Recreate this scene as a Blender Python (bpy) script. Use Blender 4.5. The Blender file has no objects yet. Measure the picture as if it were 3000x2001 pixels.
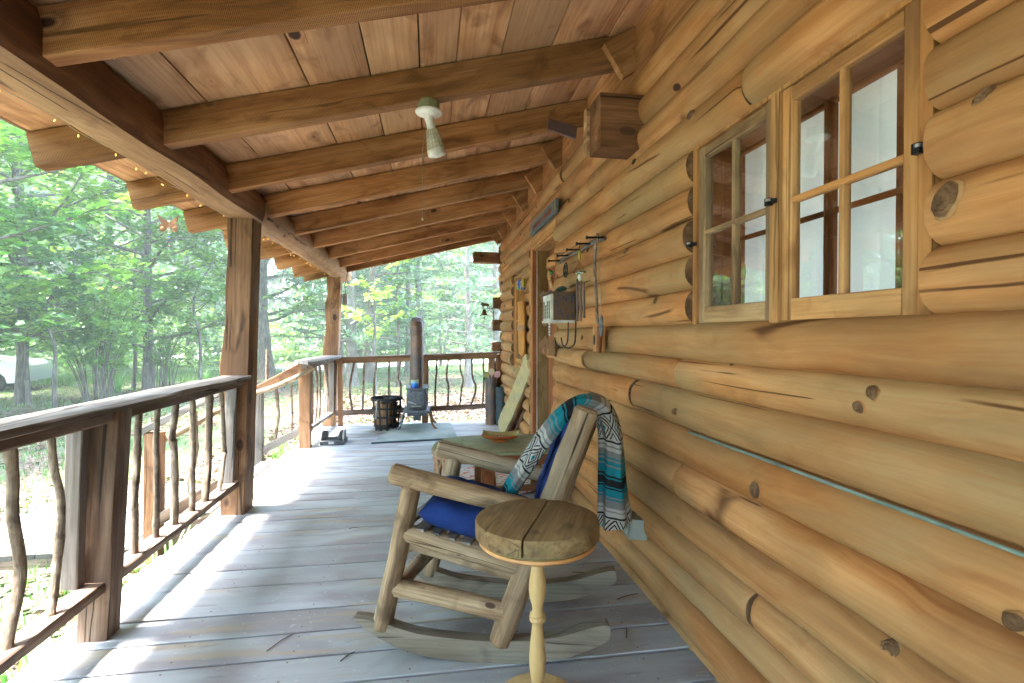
import bpy, math, random
import numpy as np
from mathutils import Vector, Matrix, noise as mnoise
PI = math.pi
rnd = random.Random(7)
scene = bpy.context.scene
# ------------------------------------------------------------------ camera
cam_d = bpy.data.cameras.new("camera")
cam = bpy.data.objects.new("camera", cam_d)
scene.collection.objects.link(cam)
cam.location = (0, 0, 1.22)
cam.rotation_euler = (math.radians(90 - 0.75), 0, -math.atan2(190, 1208))
cam_d.sensor_width = 36
cam_d.lens = 36 * 1208 / 2351
cam_d.clip_start = 0.05
cam_d.clip_end = 1500
scene.camera = cam
# ------------------------------------------------------------------ world, sun, exposure
SUN_EL = math.radians(74)
world = bpy.data.worlds.new("World")
scene.world = world
world.use_nodes = True
wn = world.node_tree
bg = wn.nodes["Background"]
sky = wn.nodes.new("ShaderNodeTexSky")
sky.sky_type = 'NISHITA'
sky.sun_disc = False
sky.sun_elevation = SUN_EL
sky.sun_rotation = math.radians(-90)
sky.air_density = 1.0
sky.dust_density = 1.5
wn.links.new(sky.outputs[0], bg.inputs[0])
bg.inputs[1].default_value = 0.15
sun_d = bpy.data.lights.new("sun", 'SUN')
sun_d.energy = 2.5
sun_d.angle = math.radians(8)
sun_d.color = (1.0, 0.96, 0.88)
sun = bpy.data.objects.new("sun", sun_d)
scene.collection.objects.link(sun)
_d = Vector((math.cos(SUN_EL), 0.02, -math.sin(SUN_EL)))   # light travels to +x and down
sun.rotation_euler = _d.to_track_quat('-Z', 'Y').to_euler()
sun.location = (-5, 3, 12)
scene.view_settings.view_transform = 'Standard'
scene.view_settings.look = 'None'
scene.view_settings.gamma = 1
scene.view_settings.exposure = 4.95
scene.view_settings.use_curve_mapping = False
scene.cycles.max_bounces = 8
scene.cycles.diffuse_bounces = 4
scene.cycles.transparent_max_bounces = 12
HAZE = .003
# ------------------------------------------------------------------ helpers
COL = scene.collection
W = {}
def V(*a): return Vector(a)
def thing(name, label, cat, loc=(0, 0, 0), group=None, kind=None):
    o = bpy.data.objects.new(name, None)
    o.empty_display_size = 0.1
    COL.objects.link(o)
    o.location = loc
    W[o.name] = Matrix.Translation(Vector(loc))
    if label: o['label'] = label
    if cat: o['category'] = cat
    if group: o['group'] = group
    if kind: o['kind'] = kind
    return o
def tag(o, label=None, cat=None, group=None, kind=None):
    if label: o['label'] = label
    if cat: o['category'] = cat
    if group: o['group'] = group
    if kind: o['kind'] = kind
    return o
def mk(name, me, mat, parent=None, M=None):
    o = bpy.data.objects.new(name, me)
    if mat is not None and len(me.materials) == 0:
        me.materials.append(mat)
    COL.objects.link(o)
    M = M or Matrix.Identity(4)
    W[o.name] = M.copy()
    if parent is not None:
        o.parent = parent
        o.matrix_parent_inverse = W[parent.name].inverted()
    o.matrix_basis = M
    return o
def mesh(name, verts, faces, smooth=True, ang=35):
    me = bpy.data.meshes.new(name)
    me.from_pydata([tuple(v) for v in verts], [], faces)
    if smooth:
        me.shade_smooth()
        me.set_sharp_from_angle(angle=math.radians(ang))
    me.update()
    return me
def frame(p0, p1, up=(0, 0, 1)):
    p0, p1, up = Vector(p0), Vector(p1), Vector(up)
    z = (p1 - p0).normalized()
    y = up - z * up.dot(z)
    if y.length < 1e-4:
        y = Vector((0, 1, 0)) - z * z.y
    y.normalize()
    x = y.cross(z)
    return Matrix(((x.x, y.x, z.x, p0.x), (x.y, y.y, z.y, p0.y), (x.z, y.z, z.z, p0.z), (0, 0, 0, 1)))
def beam_mesh(name, L, w, h, bev=.004, seg=6, rough=.0015, taper=1.0, skew=(0, 0), wane=None):
    """sawn timber, long axis local z; w along x, h along y"""
    ns = max(1, seg)
    vs, fs = [], []
    s = rnd.random() * 100
    for i in range(ns + 1):
        t = i / ns
        k = 1 + (taper - 1) * t
        hw, hh = w / 2 * k, h / 2 * k
        b = min(bev, hw * .5, hh * .5)
        ring = [(-hw + b, -hh), (hw - b, -hh), (hw, -hh + b), (hw, hh - b), (hw - b, hh), (-hw + b, hh), (-hw, hh - b), (-hw, -hh + b)]
        for j, (x, y) in enumerate(ring):
            n = mnoise.noise(Vector((s + t * L * 3.1, j // 2 * 7.3, s)))
            n2 = mnoise.noise(Vector((s + t * L * 3.1, 50 + j // 2 * 7.3, s)))
            a = wane(t, j) if wane else 0
            z = t * L
            if i == 0: z += skew[0] * y
            if i == ns: z += skew[1] * y
            vs.append((x + rough * n + (a if x < 0 else 0), y + rough * n2, z))
    for i in range(ns):
        for j in range(8):
            a, b_ = i * 8 + j, i * 8 + (j + 1) % 8
            fs.append((a, b_, b_ + 8, a + 8))
    fs.append(tuple(reversed(range(8))))
    fs.append(tuple(range(ns * 8, ns * 8 + 8)))
    return mesh(name, vs, fs)
def beam(name, p0, p1, w, h, mat, parent=None, up=(0, 0, 1), bev=.004, seg=6, rough=.0015, **k):
    p0, p1 = Vector(p0), Vector(p1)
    me = beam_mesh(name, (p1 - p0).length, w, h, bev, seg, rough, **k)
    return mk(name, me, mat, parent, frame(p0, p1, up))
def box(name, lo, hi, mat, parent=None, bev=.004, axis=None, rough=.0008, seg=1):
    lo, hi = Vector(lo), Vector(hi)
    d = hi - lo
    c = (lo + hi) / 2
    if axis is None:
        axis = max(range(3), key=lambda i: d[i])
    p0, p1 = c.copy(), c.copy()
    p0[axis] = lo[axis]; p1[axis] = hi[axis]
    if axis == 2: up = (0, 1, 0); w, h = d.x, d.y
    elif axis == 1: up = (0, 0, 1); w, h = d.x, d.z
    else: up = (0, 0, 1); w, h = d.y, d.z
    return beam(name, p0, p1, w, h, mat, parent, up, bev, seg, rough)
def catmull(pts, n):
    pts = [Vector(p) for p in pts]
    if len(pts) < 3:
        return [pts[0].lerp(pts[-1], i / n) for i in range(n + 1)]
    P = [pts[0] * 2 - pts[1]] + pts + [pts[-1] * 2 - pts[-2]]
    out = []
    m = len(pts) - 1
    for i in range(n + 1):
        u = i / n * m
        k = min(int(u), m - 1)
        t = u - k
        a, b, c, d = P[k], P[k + 1], P[k + 2], P[k + 3]
        out.append(.5 * ((2 * b) + (c - a) * t + (2 * a - 5 * b + 4 * c - d) * t * t + (3 * b - a - 3 * c + d) * t ** 3))
    return out
def tube_data(pts, radii, ns=10, lump=0.0, cap=True, seed=0., sq=1.0, bevel_end=0.0):
    n = len(pts)
    vs, fs = [], []
    up = Vector((0.31, 0.87, 0.1))
    x = None
    for i in range(n):
        t = (pts[min(i + 1, n - 1)] - pts[max(i - 1, 0)]).normalized()
        if x is None:
            x = up.cross(t)
            if x.length < 1e-3: x = Vector((1, 0, 0)).cross(t)
            x.normalize()
        else:
            x = (x - t * x.dot(t)).normalized()
        y = t.cross(x)
        r = radii[i]
        for j in range(ns):
            a = 2 * PI * j / ns
            k = 1 + lump * mnoise.noise(Vector((seed + pts[i].x * 9 + math.cos(a) * 1.3, pts[i].y * 9 + math.sin(a) * 1.3, pts[i].z * 9)))
            vs.append(pts[i] + (x * math.cos(a) + y * math.sin(a) * sq) * r * k)
    for i in range(n - 1):
        for j in range(ns):
            a, b = i * ns + j, i * ns + (j + 1) % ns
            fs.append((a, b, b + ns, a + ns))
    if cap:
        fs.append(tuple(reversed(range(ns))))
        fs.append(tuple(range((n - 1) * ns, n * ns)))
    return vs, fs
def pole(name, pts, r, mat, parent=None, ns=12, seg=14, lump=.05, taper=None, round_ends=True, up=(0, 0, 1), knobs=0):
    """round pole through points; local z runs from first to last point"""
    pts = [Vector(p) for p in pts]
    M = frame(pts[0], pts[-1], up)
    Mi = M.inverted()
    loc = catmull([Mi @ p for p in pts], seg)
    r1 = taper if taper is not None else r
    rad = [r + (r1 - r) * i / seg for i in range(seg + 1)]
    for k in range(knobs):
        q = rnd.randint(1, seg - 1); rad[q] *= 1.22
    if round_ends:
        d0 = (loc[1] - loc[0]).normalized(); d1 = (loc[-1] - loc[-2]).normalized()
        loc = [loc[0], loc[0] + d0 * r * .25] + loc[1:-1] + [loc[-1] - d1 * r1 * .25, loc[-1]]
        rad = [r * .78, r] + rad[1:-1] + [r1, r1 * .78]
    vs, fs = tube_data(loc, rad, ns, lump, True, rnd.random() * 90)
    return mk(name, mesh(name, vs, fs, ang=40), mat, parent, M)
def lathe(name, prof, mat, parent=None, loc=(0, 0, 0), ns=32, M=None, ang=35, sx=1, sy=1):
    vs, fs = [], []
    for r, z in prof:
        for j in range(ns):
            a = 2 * PI * j / ns
            vs.append((r * math.cos(a) * sx, r * math.sin(a) * sy, z))
    m = len(prof)
    for i in range(m - 1):
        for j in range(ns):
            a, b = i * ns + j, i * ns + (j + 1) % ns
            fs.append((a, b, b + ns, a + ns))
    if prof[0][0] > 1e-5: fs.append(tuple(reversed(range(ns))))
    if prof[-1][0] > 1e-5: fs.append(tuple(range((m - 1) * ns, m * ns)))
    return mk(name, mesh(name, vs, fs, ang=ang), mat, parent, M or Matrix.Translation(Vector(loc)))
def prism(name, poly, th, mat, parent=None, M=None, bev=0.0):
    """2d polygon (local x,y), thickness th along local z, centred"""
    n = len(poly)
    c = Vector((sum(p[0] for p in poly) / n, sum(p[1] for p in poly) / n))
    vs, fs = [], []
    lv = [(-th / 2, bev), (-th / 2 + bev, 0), (th / 2 - bev, 0), (th / 2, bev)] if bev else [(-th / 2, 0), (th / 2, 0)]
    for z, b in lv:
        for p in poly:
            q = Vector(p[:2])
            if b: q = q + (c - q).normalized() * b
            vs.append((q.x, q.y, z))
    for i in range(len(lv) - 1):
        for j in range(n):
            a, b = i * n + j, i * n + (j + 1) % n
            fs.append((a, b, b + n, a + n))
    fs.append(tuple(reversed(range(n))))
    fs.append(tuple(range((len(lv) - 1) * n, len(lv) * n)))
    return mk(name, mesh(name, vs, fs), mat, parent, M)
def axes(o, x, y, z):
    o, x, y, z = map(Vector, (o, x, y, z))
    return Matrix(((x.x, y.x, z.x, o.x), (x.y, y.y, z.y, o.y), (x.z, y.z, z.z, o.z), (0, 0, 0, 1)))
def join_data(parts):
    vs, fs = [], []
    for v, f in parts:
        k = len(vs)
        vs += list(v)
        fs += [tuple(i + k for i in q) for q in f]
    return vs, fs
def boxd(lo, hi):
    x0, y0, z0 = lo; x1, y1, z1 = hi
    return ([(x0, y0, z0), (x1, y0, z0), (x1, y1, z0), (x0, y1, z0), (x0, y0, z1), (x1, y0, z1), (x1, y1, z1), (x0, y1, z1)],
            [(0, 3, 2, 1), (4, 5, 6, 7), (0, 1, 5, 4), (1, 2, 6, 5), (2, 3, 7, 6), (3, 0, 4, 7)])
def text_mesh(name, body, size, mat, parent, M, depth=.001):
    cu = bpy.data.curves.new(name, 'FONT')
    cu.body = body; cu.size = size; cu.extrude = depth; cu.align_x = 'CENTER'; cu.align_y = 'CENTER'
    t = bpy.data.objects.new(name + "_tmp", cu)
    COL.objects.link(t)
    bpy.context.view_layer.update()
    me = bpy.data.meshes.new_from_object(t.evaluated_get(bpy.context.evaluated_depsgraph_get()))
    bpy.data.objects.remove(t)
    me.materials.clear()
    return mk(name, me, mat, parent, M)
# ------------------------------------------------------------------ materials
MATS = {}
class NT:
    def __init__(s, name):
        s.m = bpy.data.materials.new(name); s.m.use_nodes = True
        s.t = s.m.node_tree; s.n = s.t.nodes; s.b = s.n["Principled BSDF"]; s.out = s.n["Material Output"]
    def new(s, ty, **k):
        n = s.n.new(ty)
        for a, v in k.items(): setattr(n, a, v)
        return n
    def l(s, a, b): s.t.links.new(a, b)
    def val(s, sock, v):
        if hasattr(v, 'links') or hasattr(v, 'is_linked'): s.l(v, sock)
        else: sock.default_value = v
    def math(s, op, a, b=0.0, c=None, clamp=False):
        n = s.new("ShaderNodeMath", operation=op, use_clamp=clamp)
        s.val(n.inputs[0], a); s.val(n.inputs[1], b)
        if c is not None: s.val(n.inputs[2], c)
        return n.outputs[0]
    def mix(s, f, a, b, mode='MIX'):
        n = s.new("ShaderNodeMix", data_type='RGBA', blend_type=mode)
        s.val(n.inputs[0], f)
        for i, c in ((6, a), (7, b)):
            if isinstance(c, tuple): n.inputs[i].default_value = (*c[:3], 1)
            else: s.l(c, n.inputs[i])
        return n.outputs[2]
    def ramp(s, f, stops, interp='LINEAR'):
        n = s.new("ShaderNodeValToRGB"); r = n.color_ramp; r.interpolation = interp
        while len(r.elements) < len(stops): r.elements.new(.5)
        for e, (p, c) in zip(r.elements, stops):
            e.position = p; e.color = (*c[:3], 1) if isinstance(c, tuple) else (c, c, c, 1)
        s.l(f, n.inputs[0]); return n.outputs[0]
    def noise(s, vec, sc, det=4, dist=0, rough=.5):
        n = s.new("ShaderNodeTexNoise")
        n.inputs["Scale"].default_value = sc; n.inputs["Detail"].default_value = det
        n.inputs["Distortion"].default_value = dist; n.inputs["Roughness"].default_value = rough
        s.l(vec, n.inputs["Vector"]); return n.outputs[0]
    def map(s, vec, scale, loc=(0, 0, 0)):
        n = s.new("ShaderNodeMapping"); n.inputs["Scale"].default_value = scale; n.inputs["Location"].default_value = loc
        s.l(vec, n.inputs["Vector"]); return n.outputs[0]
    def objco(s, rand=True):
        tc = s.new("ShaderNodeTexCoord").outputs["Object"]
        if not rand: return tc, None
        oi = s.new("ShaderNodeObjectInfo").outputs["Random"]
        c = s.new("ShaderNodeCombineXYZ")
        for i, k in enumerate((37., 91., 53.)): s.l(s.math('MULTIPLY', oi, k), c.inputs[i])
        a = s.new("ShaderNodeVectorMath", operation='ADD'); s.l(tc, a.inputs[0]); s.l(c.outputs[0], a.inputs[1])
        return a.outputs[0], oi
    def bump(s, h, st, dist=.01):
        n = s.new("ShaderNodeBump"); n.inputs["Strength"].default_value = st; n.inputs["Distance"].default_value = dist
        s.l(h, n.inputs["Height"]); s.l(n.outputs[0], s.b.inputs["Normal"]); return n
def plain(name, col, rough=.6, metal=0, var=.12, sc=25, bump=.15, spec=.5, col2=None):
    s = NT(name)
    v, oi = s.objco()
    n = s.noise(v, sc, 5)
    c2 = col2 or tuple(max(0, c * (1 - var * 2.5)) for c in col)
    c = s.mix(s.ramp(n, [(.35, 0.), (.65, 1.)]), c2, col)
    s.l(c, s.b.inputs["Base Color"])
    s.b.inputs["Roughness"].default_value = rough; s.b.inputs["Metallic"].default_value = metal
    s.b.inputs["Specular IOR Level"].default_value = spec
    if bump: s.bump(n, bump, .003)
    return s.m
def wood(name, dark, mid, light, gs=11, rough=.75, patina=None, pat=.5, saw=0., bump=.25, knots=.5, stretch=.07, checks=.5, ksc=3.0, knot=(.05, .022, .012), var=.35, spec=.3, grime=.45, crk=7., kr=.07, fin=.5, cm=.53):
    s = NT(name)
    v, oi = s.objco()
    warp = s.noise(v, 2.3, 2)
    wv = s.new("ShaderNodeVectorMath", operation='SCALE'); s.l(v, wv.inputs[0]); wv.inputs["Scale"].default_value = 1
    g = s.map(v, (1, 1, stretch))
    addn = s.new("ShaderNodeVectorMath", operation='ADD'); s.l(g, addn.inputs[0])
    cw = s.new("ShaderNodeCombineXYZ"); s.l(s.math('MULTIPLY', warp, .12), cw.inputs[0]); s.l(s.math('MULTIPLY', warp, .12), cw.inputs[1])
    s.l(cw.outputs[0], addn.inputs[1]); g = addn.outputs[0]
    # knots
    kv = s.new("ShaderNodeTexVoronoi"); kv.inputs["Scale"].default_value = ksc
    s.l(s.map(v, (1, 1, .55)), kv.inputs["Vector"])
    kd = kv.outputs["Distance"]
    n1 = s.noise(g, gs, 7, .5, .6)
    n1k = s.math('ADD', n1, s.math('MULTIPLY', s.math('SUBTRACT', .3, kd, clamp=True), .35 * knots))
    c = s.ramp(n1k, [(.33, dark), (.49, mid), (.66, light)])
    big = s.noise(v, 1.7, 4, .3)
    c = s.mix(s.ramp(big, [(.42, 0.), (.62, 1.)]), c, s.mix(1.0, c, (.72, .68, .62), 'MULTIPLY'))
    if patina:
        pn = s.noise(s.map(v, (1, 1, .35)), 3.1, 5, .4)
        c = s.mix(s.math('MULTIPLY', s.ramp(pn, [(.38, 0.), (.66, 1.)]), pat), c, patina)
    fine = s.noise(s.map(v, (1, 1, .03)), gs * 9, 3)
    c = s.mix(s.math('MULTIPLY', s.ramp(fine, [(.3, 1.), (.56, 0.)]), fin), c, dark)
    if checks:
        ck = s.noise(s.map(v, (1, 1, .022)), gs * 2.4, 2, .2)
        ve = s.new("ShaderNodeTexVoronoi", feature='DISTANCE_TO_EDGE'); ve.inputs["Scale"].default_value = crk
        sw_ = s.new("ShaderNodeVectorMath", operation='ADD'); s.l(s.map(v, (1, 1, .035)), sw_.inputs[0])
        cs_ = s.new("ShaderNodeCombineXYZ"); s.l(s.math('MULTIPLY', s.noise(s.map(v, (1, 1, .6)), 4, 3), .03), cs_.inputs[0]); s.l(cs_.outputs[0], sw_.inputs[1])
        s.l(sw_.outputs[0], ve.inputs["Vector"])
        cmask = s.ramp(s.noise(s.map(v, (1, 1, .5)), 3.2, 3), [(cm, 0.), (cm + .05, 1.)])
        ckm = s.math('MAXIMUM', s.ramp(ck, [(.69, 0.), (.715, 1.)]), s.math('MULTIPLY', s.ramp(ve.outputs["Distance"], [(.006, 1.), (.016, 0.)]), cmask))
        c = s.mix(s.math('MULTIPLY', ckm, checks), c, tuple(x * .25 for x in dark))
    if knots:
        km = s.ramp(kd, [(kr * .8, 1.), (kr * 1.15, 0.)])
        kr_ = s.ramp(kd, [(kr, 0.), (kr * 1.4, 1.), (kr * 2.3, 0.)])
        c = s.mix(s.math('MULTIPLY', kr_, .55 * knots), c, dark)
        c = s.mix(s.math('MULTIPLY', km, min(1, knots * 1.3)), c, knot)
    gm = s.noise(s.map(v, (1, 1, .6)), 6.5, 6, 1.2)
    c = s.mix(s.math('MULTIPLY', s.ramp(gm, [(.56, 0.), (.70, 1.)]), grime), c, tuple(x * .55 for x in dark))
    # per piece tone
    tone = s.math('ADD', s.math('MULTIPLY', oi, var), 1 - var * .62)
    tn = s.new("ShaderNodeCombineXYZ")
    for i in range(3): s.l(tone, tn.inputs[i])
    c = s.mix(1.0, c, tn.outputs[0], 'MULTIPLY')
    s.l(c, s.b.inputs["Base Color"])
    s.b.inputs["Roughness"].default_value = rough
    s.b.inputs["Specular IOR Level"].default_value = spec
    h = s.math('ADD', s.math('MULTIPLY', n1, .6), s.math('MULTIPLY', fine, .5))
    if checks: h = s.math('SUBTRACT', h, s.math('MULTIPLY', ckm, .8))
    if saw:
        w = s.new("ShaderNodeTexWave", wave_type='BANDS', bands_direction='Z'); w.inputs["Scale"].default_value = 55
        w.inputs["Distortion"].default_value = 1.5; w.inputs["Detail"].default_value = 2; s.l(v, w.inputs["Vector"])
        h = s.math('ADD', h, s.math('MULTIPLY', w.outputs[1], saw))
    s.bump(h, bump, .004)
    return s.m
m_log = wood("log_wood", (.32, .12, .036), (.50, .228, .080), (.59, .315, .135), gs=12, patina=(.27, .208, .105), pat=.75, knots=.9, ksc=3.6, kr=.06, stretch=.04, checks=.9, var=.2, rough=.75, knot=(.06, .025, .012), grime=.25, crk=5.5, spec=.2, fin=.35, cm=.55)  # olive patina is weathering and also stands in for greenish sky light
m_logend = wood("log_end_grain", (.07, .035, .018), (.16, .085, .04), (.25, .15, .08), gs=20, stretch=1, knots=0, checks=0, bump=.6)
m_rafter = wood("rafter_wood", (.19, .072, .022), (.47, .21, .075), (.61, .32, .14), gs=13, patina=(.24, .13, .05), pat=.55, saw=.9, knots=1., ksc=4.2, kr=.09, checks=.6, var=.3, bump=.6, grime=.6)
m_board = wood("roof_board_wood", (.34, .145, .065), (.69, .385, .20), (.78, .50, .29), gs=8, patina=(.42, .27, .16), pat=.8, knots=1., ksc=4.2, kr=.10, checks=.35, var=.3, stretch=.05, grime=.6)
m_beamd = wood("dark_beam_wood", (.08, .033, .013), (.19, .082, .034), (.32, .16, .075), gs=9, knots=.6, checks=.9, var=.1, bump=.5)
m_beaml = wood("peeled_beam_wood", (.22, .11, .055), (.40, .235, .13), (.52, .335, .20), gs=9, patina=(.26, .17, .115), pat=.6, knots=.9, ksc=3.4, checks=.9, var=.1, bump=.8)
m_post = wood("post_wood", (.11, .045, .018), (.27, .13, .058), (.38, .215, .115), gs=11, patina=(.19, .11, .06), pat=.6, knots=1.0, ksc=4.0, kr=.11, checks=.9, var=.25, bump=.6, grime=.7)
m_grey = wood("weathered_wood", (.075, .065, .055), (.175, .165, .155), (.27, .265, .26), gs=13, patina=(.26, .2, .16), pat=.6, knots=.25, checks=.9, var=.25, bump=.7, stretch=.04)
m_rail = wood("rough_rail_wood", (.06, .032, .02), (.16, .095, .062), (.27, .185, .13), gs=12, patina=(.20, .155, .13), pat=.6, knots=.5, checks=.95, var=.25, bump=.8)
m_stick = wood("branch_bark", (.09, .065, .048), (.22, .165, .12), (.36, .29, .22), gs=26, stretch=.6, knots=.5, ksc=9, checks=.5, var=.3, bump=1.0)
m_chair = wood("chair_log_wood", (.11, .06, .03), (.34, .22, .12), (.50, .37, .23), gs=13, crk=16, patina=(.30, .26, .19), pat=.6, knots=.7, ksc=6, checks=1.0, var=.15, bump=1.0, stretch=.07, grime=.7)
m_walk = wood('weathered_walkway_wood', (.05, .045, .04), (.09, .085, .08), (.13, .125, .12), gs=13, knots=.25, checks=.9, var=.35, bump=.7, stretch=.04)
m_rocker = wood("rocker_wood", (.08, .062, .045), (.21, .17, .125), (.31, .265, .205), gs=10, patina=(.22, .21, .17), pat=.7, knots=.4, checks=.8, var=.15, bump=.5)
m_top = wood("slab_table_wood", (.09, .045, .018), (.24, .145, .062), (.37, .25, .12), gs=10, patina=(.20, .17, .085), pat=.75, knots=.6, ksc=6, checks=.5, var=.05, bump=.5, grime=.6)
m_turn = wood("turned_pale_wood", (.42, .27, .11), (.58, .40, .18), (.66, .48, .24), gs=5, knots=0, checks=.1, var=.05, bump=.1, rough=.45)
m_turn_or = wood("orange_stained_wood", (.40, .17, .05), (.56, .28, .10), (.65, .36, .15), gs=5, knots=0, checks=.1, var=.05, bump=.1, rough=.4)
m_frame = wood("window_frame_wood", (.26, .10, .028), (.60, .285, .095), (.72, .41, .17), gs=10, patina=(.25, .18, .09), pat=.5, knots=.3, ksc=4, checks=.6, var=.15, bump=.3)
m_sash = wood("sash_wood", (.14, .08, .04), (.40, .245, .115), (.56, .38, .2), gs=14, patina=(.20, .15, .10), pat=.7, knots=0, checks=.9, var=.15, bump=.5)
m_reveal = wood("window_reveal_wood", (.20, .06, .02), (.38, .13, .04), (.50, .20, .07), gs=6, knots=.8, ksc=5, checks=.5, var=.25, bump=.2, rough=.5)
m_door = wood("door_wood", (.17, .055, .02), (.31, .11, .04), (.42, .17, .07), gs=9, knots=.5, ksc=4, checks=.4, var=.3)
m_oak = wood("oak_table_wood", (.10, .03, .01), (.22, .075, .025), (.32, .12, .045), gs=12, knots=.4, ksc=8, checks=.3, var=.2, rough=.45)
m_dark = wood("dark_stick_wood", (.05, .02, .01), (.12, .05, .025), (.2, .1, .05), gs=12, knots=.2, checks=.5, rough=.5)
m_splitwood = wood("firewood", (.16, .08, .04), (.42, .24, .12), (.6, .4, .24), gs=14, knots=.2, checks=.6, var=.5, bump=.8)
m_green = plain("green_paint", (.23, .25, .135), .55, var=.1, sc=9, col2=(.17, .18, .10))
m_iron = plain("cast_iron", (.15, .165, .185), .6, .3, var=.2, sc=30)
m_black = plain("black_metal", (.018, .02, .026), .5, .5)
m_blackp = plain("black_plastic", (.03, .034, .042), .45, 0)
m_rust = plain("rusty_metal", (.22, .10, .035), .8, .2, col2=(.12, .05, .02))
m_pipe = plain("rusty_stove_pipe", (.25, .15, .10), .55, .4, sc=5, col2=(.10, .095, .10))
m_white = plain("white_plastic", (.75, .74, .7), .4)
m_cream = plain("aged_cream_plastic", (.6, .55, .4), .45)
m_box = plain("grey_metal_box", (.30, .34, .32), .45, .3, var=.06)
m_gbox = plain("grey_plastic", (.35, .33, .31), .6)
m_chrome = plain("bright_metal", (.55, .55, .55), .3, .9)
m_blue = plain("blue_fabric", (.014, .042, .185), .9, 0, var=.2, sc=9, bump=.8, col2=(.008, .02, .095), spec=.2)
m_orange = plain("leather_quiver", (.50, .23, .045), .7, sc=14, col2=(.4, .17, .03))
m_tan = plain("tan_leather", (.4, .22, .13), .7)
m_signblue = plain("sign_blue_grey", (.105, .155, .175), .8, sc=40)
m_red = plain("sign_red", (.33, .06, .03), .7, bump=0)
m_yel = plain("yellow_paint", (.55, .48, .05), .6, col2=(.35, .32, .04))
m_dish = plain("glazed_orange_ceramic", (.48, .15, .04), .2, col2=(.35, .08, .02), sc=8)
m_dishin = plain("glazed_olive_ceramic", (.33, .25, .08), .2, col2=(.22, .20, .07), sc=8)
m_mat = plain("grey_green_board", (.26, .30, .27), .8, sc=4, col2=(.17, .21, .19))
m_matedge = plain("dark_mat_edge", (.03, .05, .07), .7)
m_cord = plain("cord", (.35, .3, .22), .8)
m_stone = plain("shingle_stone", (.13, .10, .12), .8, sc=30, col2=(.16, .08, .07))
m_plank = plain("pale_yellow_slab", (.46, .36, .16), .7, sc=12, col2=(.33, .29, .17))
m_carwhite = plain("white_car_paint", (.38, .40, .42), .25, var=.02, sc=2, bump=0)
m_glassdark = plain("car_glass", (.02, .03, .035), .08, bump=0)
m_tyre = plain("tyre_rubber", (.006, .006, .007), .8)
m_bluesign = plain("blue_sign", (.03, .16, .6), .5, var=.03)
m_gravel = plain("gravel", (.40, .38, .35), .95, sc=30, col2=(.28, .26, .24), bump=.6)
m_road = plain("asphalt_road", (.40, .40, .42), .9, sc=60, col2=(.33, .33, .35), bump=.3)
m_greenglass = plain("green_beads", (.02, .30, .10), .15)
m_blueglass = plain("blue_beads", (.02, .06, .5), .15)
m_clear = plain("clear_beads", (.7, .75, .75), .15)
m_copper = plain("brown_chime_tube", (.13, .085, .08), .5, .3)
def deck_mat():
    s = NT("painted_deck_board"); v, oi = s.objco()
    g = s.noise(s.map(v, (1, 1, .06)), 14, 6, .3)
    base = s.ramp(g, [(.3, (.29, .31, .325)), (.7, (.385, .405, .42))])
    p = s.noise(s.map(v, (1, 1, .45)), 3.2, 5, .8)
    base = s.mix(s.math('MULTIPLY', s.ramp(p, [(.47, 0.), (.60, 1.)]), .8), base, (.235, .215, .22))
    p2 = s.noise(s.map(v, (1.6, 1.6, .25)), 5.0, 6, 1.0)
    base = s.mix(s.math('MULTIPLY', s.ramp(p2, [(.60, 0.), (.66, 1.)]), .75), base, (.37, .30, .21))
    fl = s.noise(v, 45, 4); base = s.mix(s.math('MULTIPLY', s.ramp(fl, [(.66, 0.), (.72, 1.)]), .4), base, (.55, .56, .58))
    dk = s.noise(s.map(v, (1, 1, .2)), 22, 4); base = s.mix(s.math('MULTIPLY', s.ramp(dk, [(.66, 0.), (.74, 1.)]), .5), base, (.16, .14, .14))
    tone = s.math('ADD', s.math('MULTIPLY', oi, .14), .92); tn = s.new("ShaderNodeCombineXYZ")
    for i in range(3): s.l(tone, tn.inputs[i])
    base = s.mix(1., base, tn.outputs[0], 'MULTIPLY')
    s.l(base, s.b.inputs["Base Color"]); s.b.inputs["Roughness"].default_value = .62
    s.bump(s.math('ADD', s.math('MULTIPLY', g, .7), s.math('MULTIPLY', p2, .3)), .3, .003)
    return s.m
m_deck = deck_mat()
def leaf_mat(name, c1, c2, c3, trans=.45):
    s = NT(name); v, oi = s.objco(False)
    oi = s.new("ShaderNodeObjectInfo").outputs["Random"]
    n = s.noise(v, 1.1, 3); n2 = s.noise(v, 9, 2)
    f = s.math('ADD', s.math('MULTIPLY', n, .6), s.math('MULTIPLY', n2, .5))
    f = s.math('ADD', f, s.math('MULTIPLY', s.math('SUBTRACT', oi, .5), .25))
    c = s.ramp(f, [(.38, c1), (.55, c2), (.72, c3)])
    d = s.new("ShaderNodeBsdfDiffuse"); t = s.new("ShaderNodeBsdfTranslucent"); gl = s.new("ShaderNodeBsdfGlossy")
    gl.inputs["Roughness"].default_value = .45
    s.l(c, d.inputs[0]); s.l(s.mix(1., c, (1.2, 1.25, .7), 'MULTIPLY'), t.inputs[0])
    m1 = s.new("ShaderNodeMixShader"); m1.inputs[0].default_value = trans; s.l(d.outputs[0], m1.inputs[1]); s.l(t.outputs[0], m1.inputs[2])
    m2 = s.new("ShaderNodeMixShader"); m2.inputs[0].default_value = .06; s.l(m1.outputs[0], m2.inputs[1]); s.l(gl.outputs[0], m2.inputs[2])
    s.l(m2.outputs[0], s.out.inputs[0]); return s.m
m_leaf = leaf_mat("oak_leaves", (.035, .12, .018), (.11, .24, .028), (.26, .38, .045))
m_leaf2 = leaf_mat("shrub_leaves", (.035, .13, .025), (.08, .21, .035), (.17, .32, .045))
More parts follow.
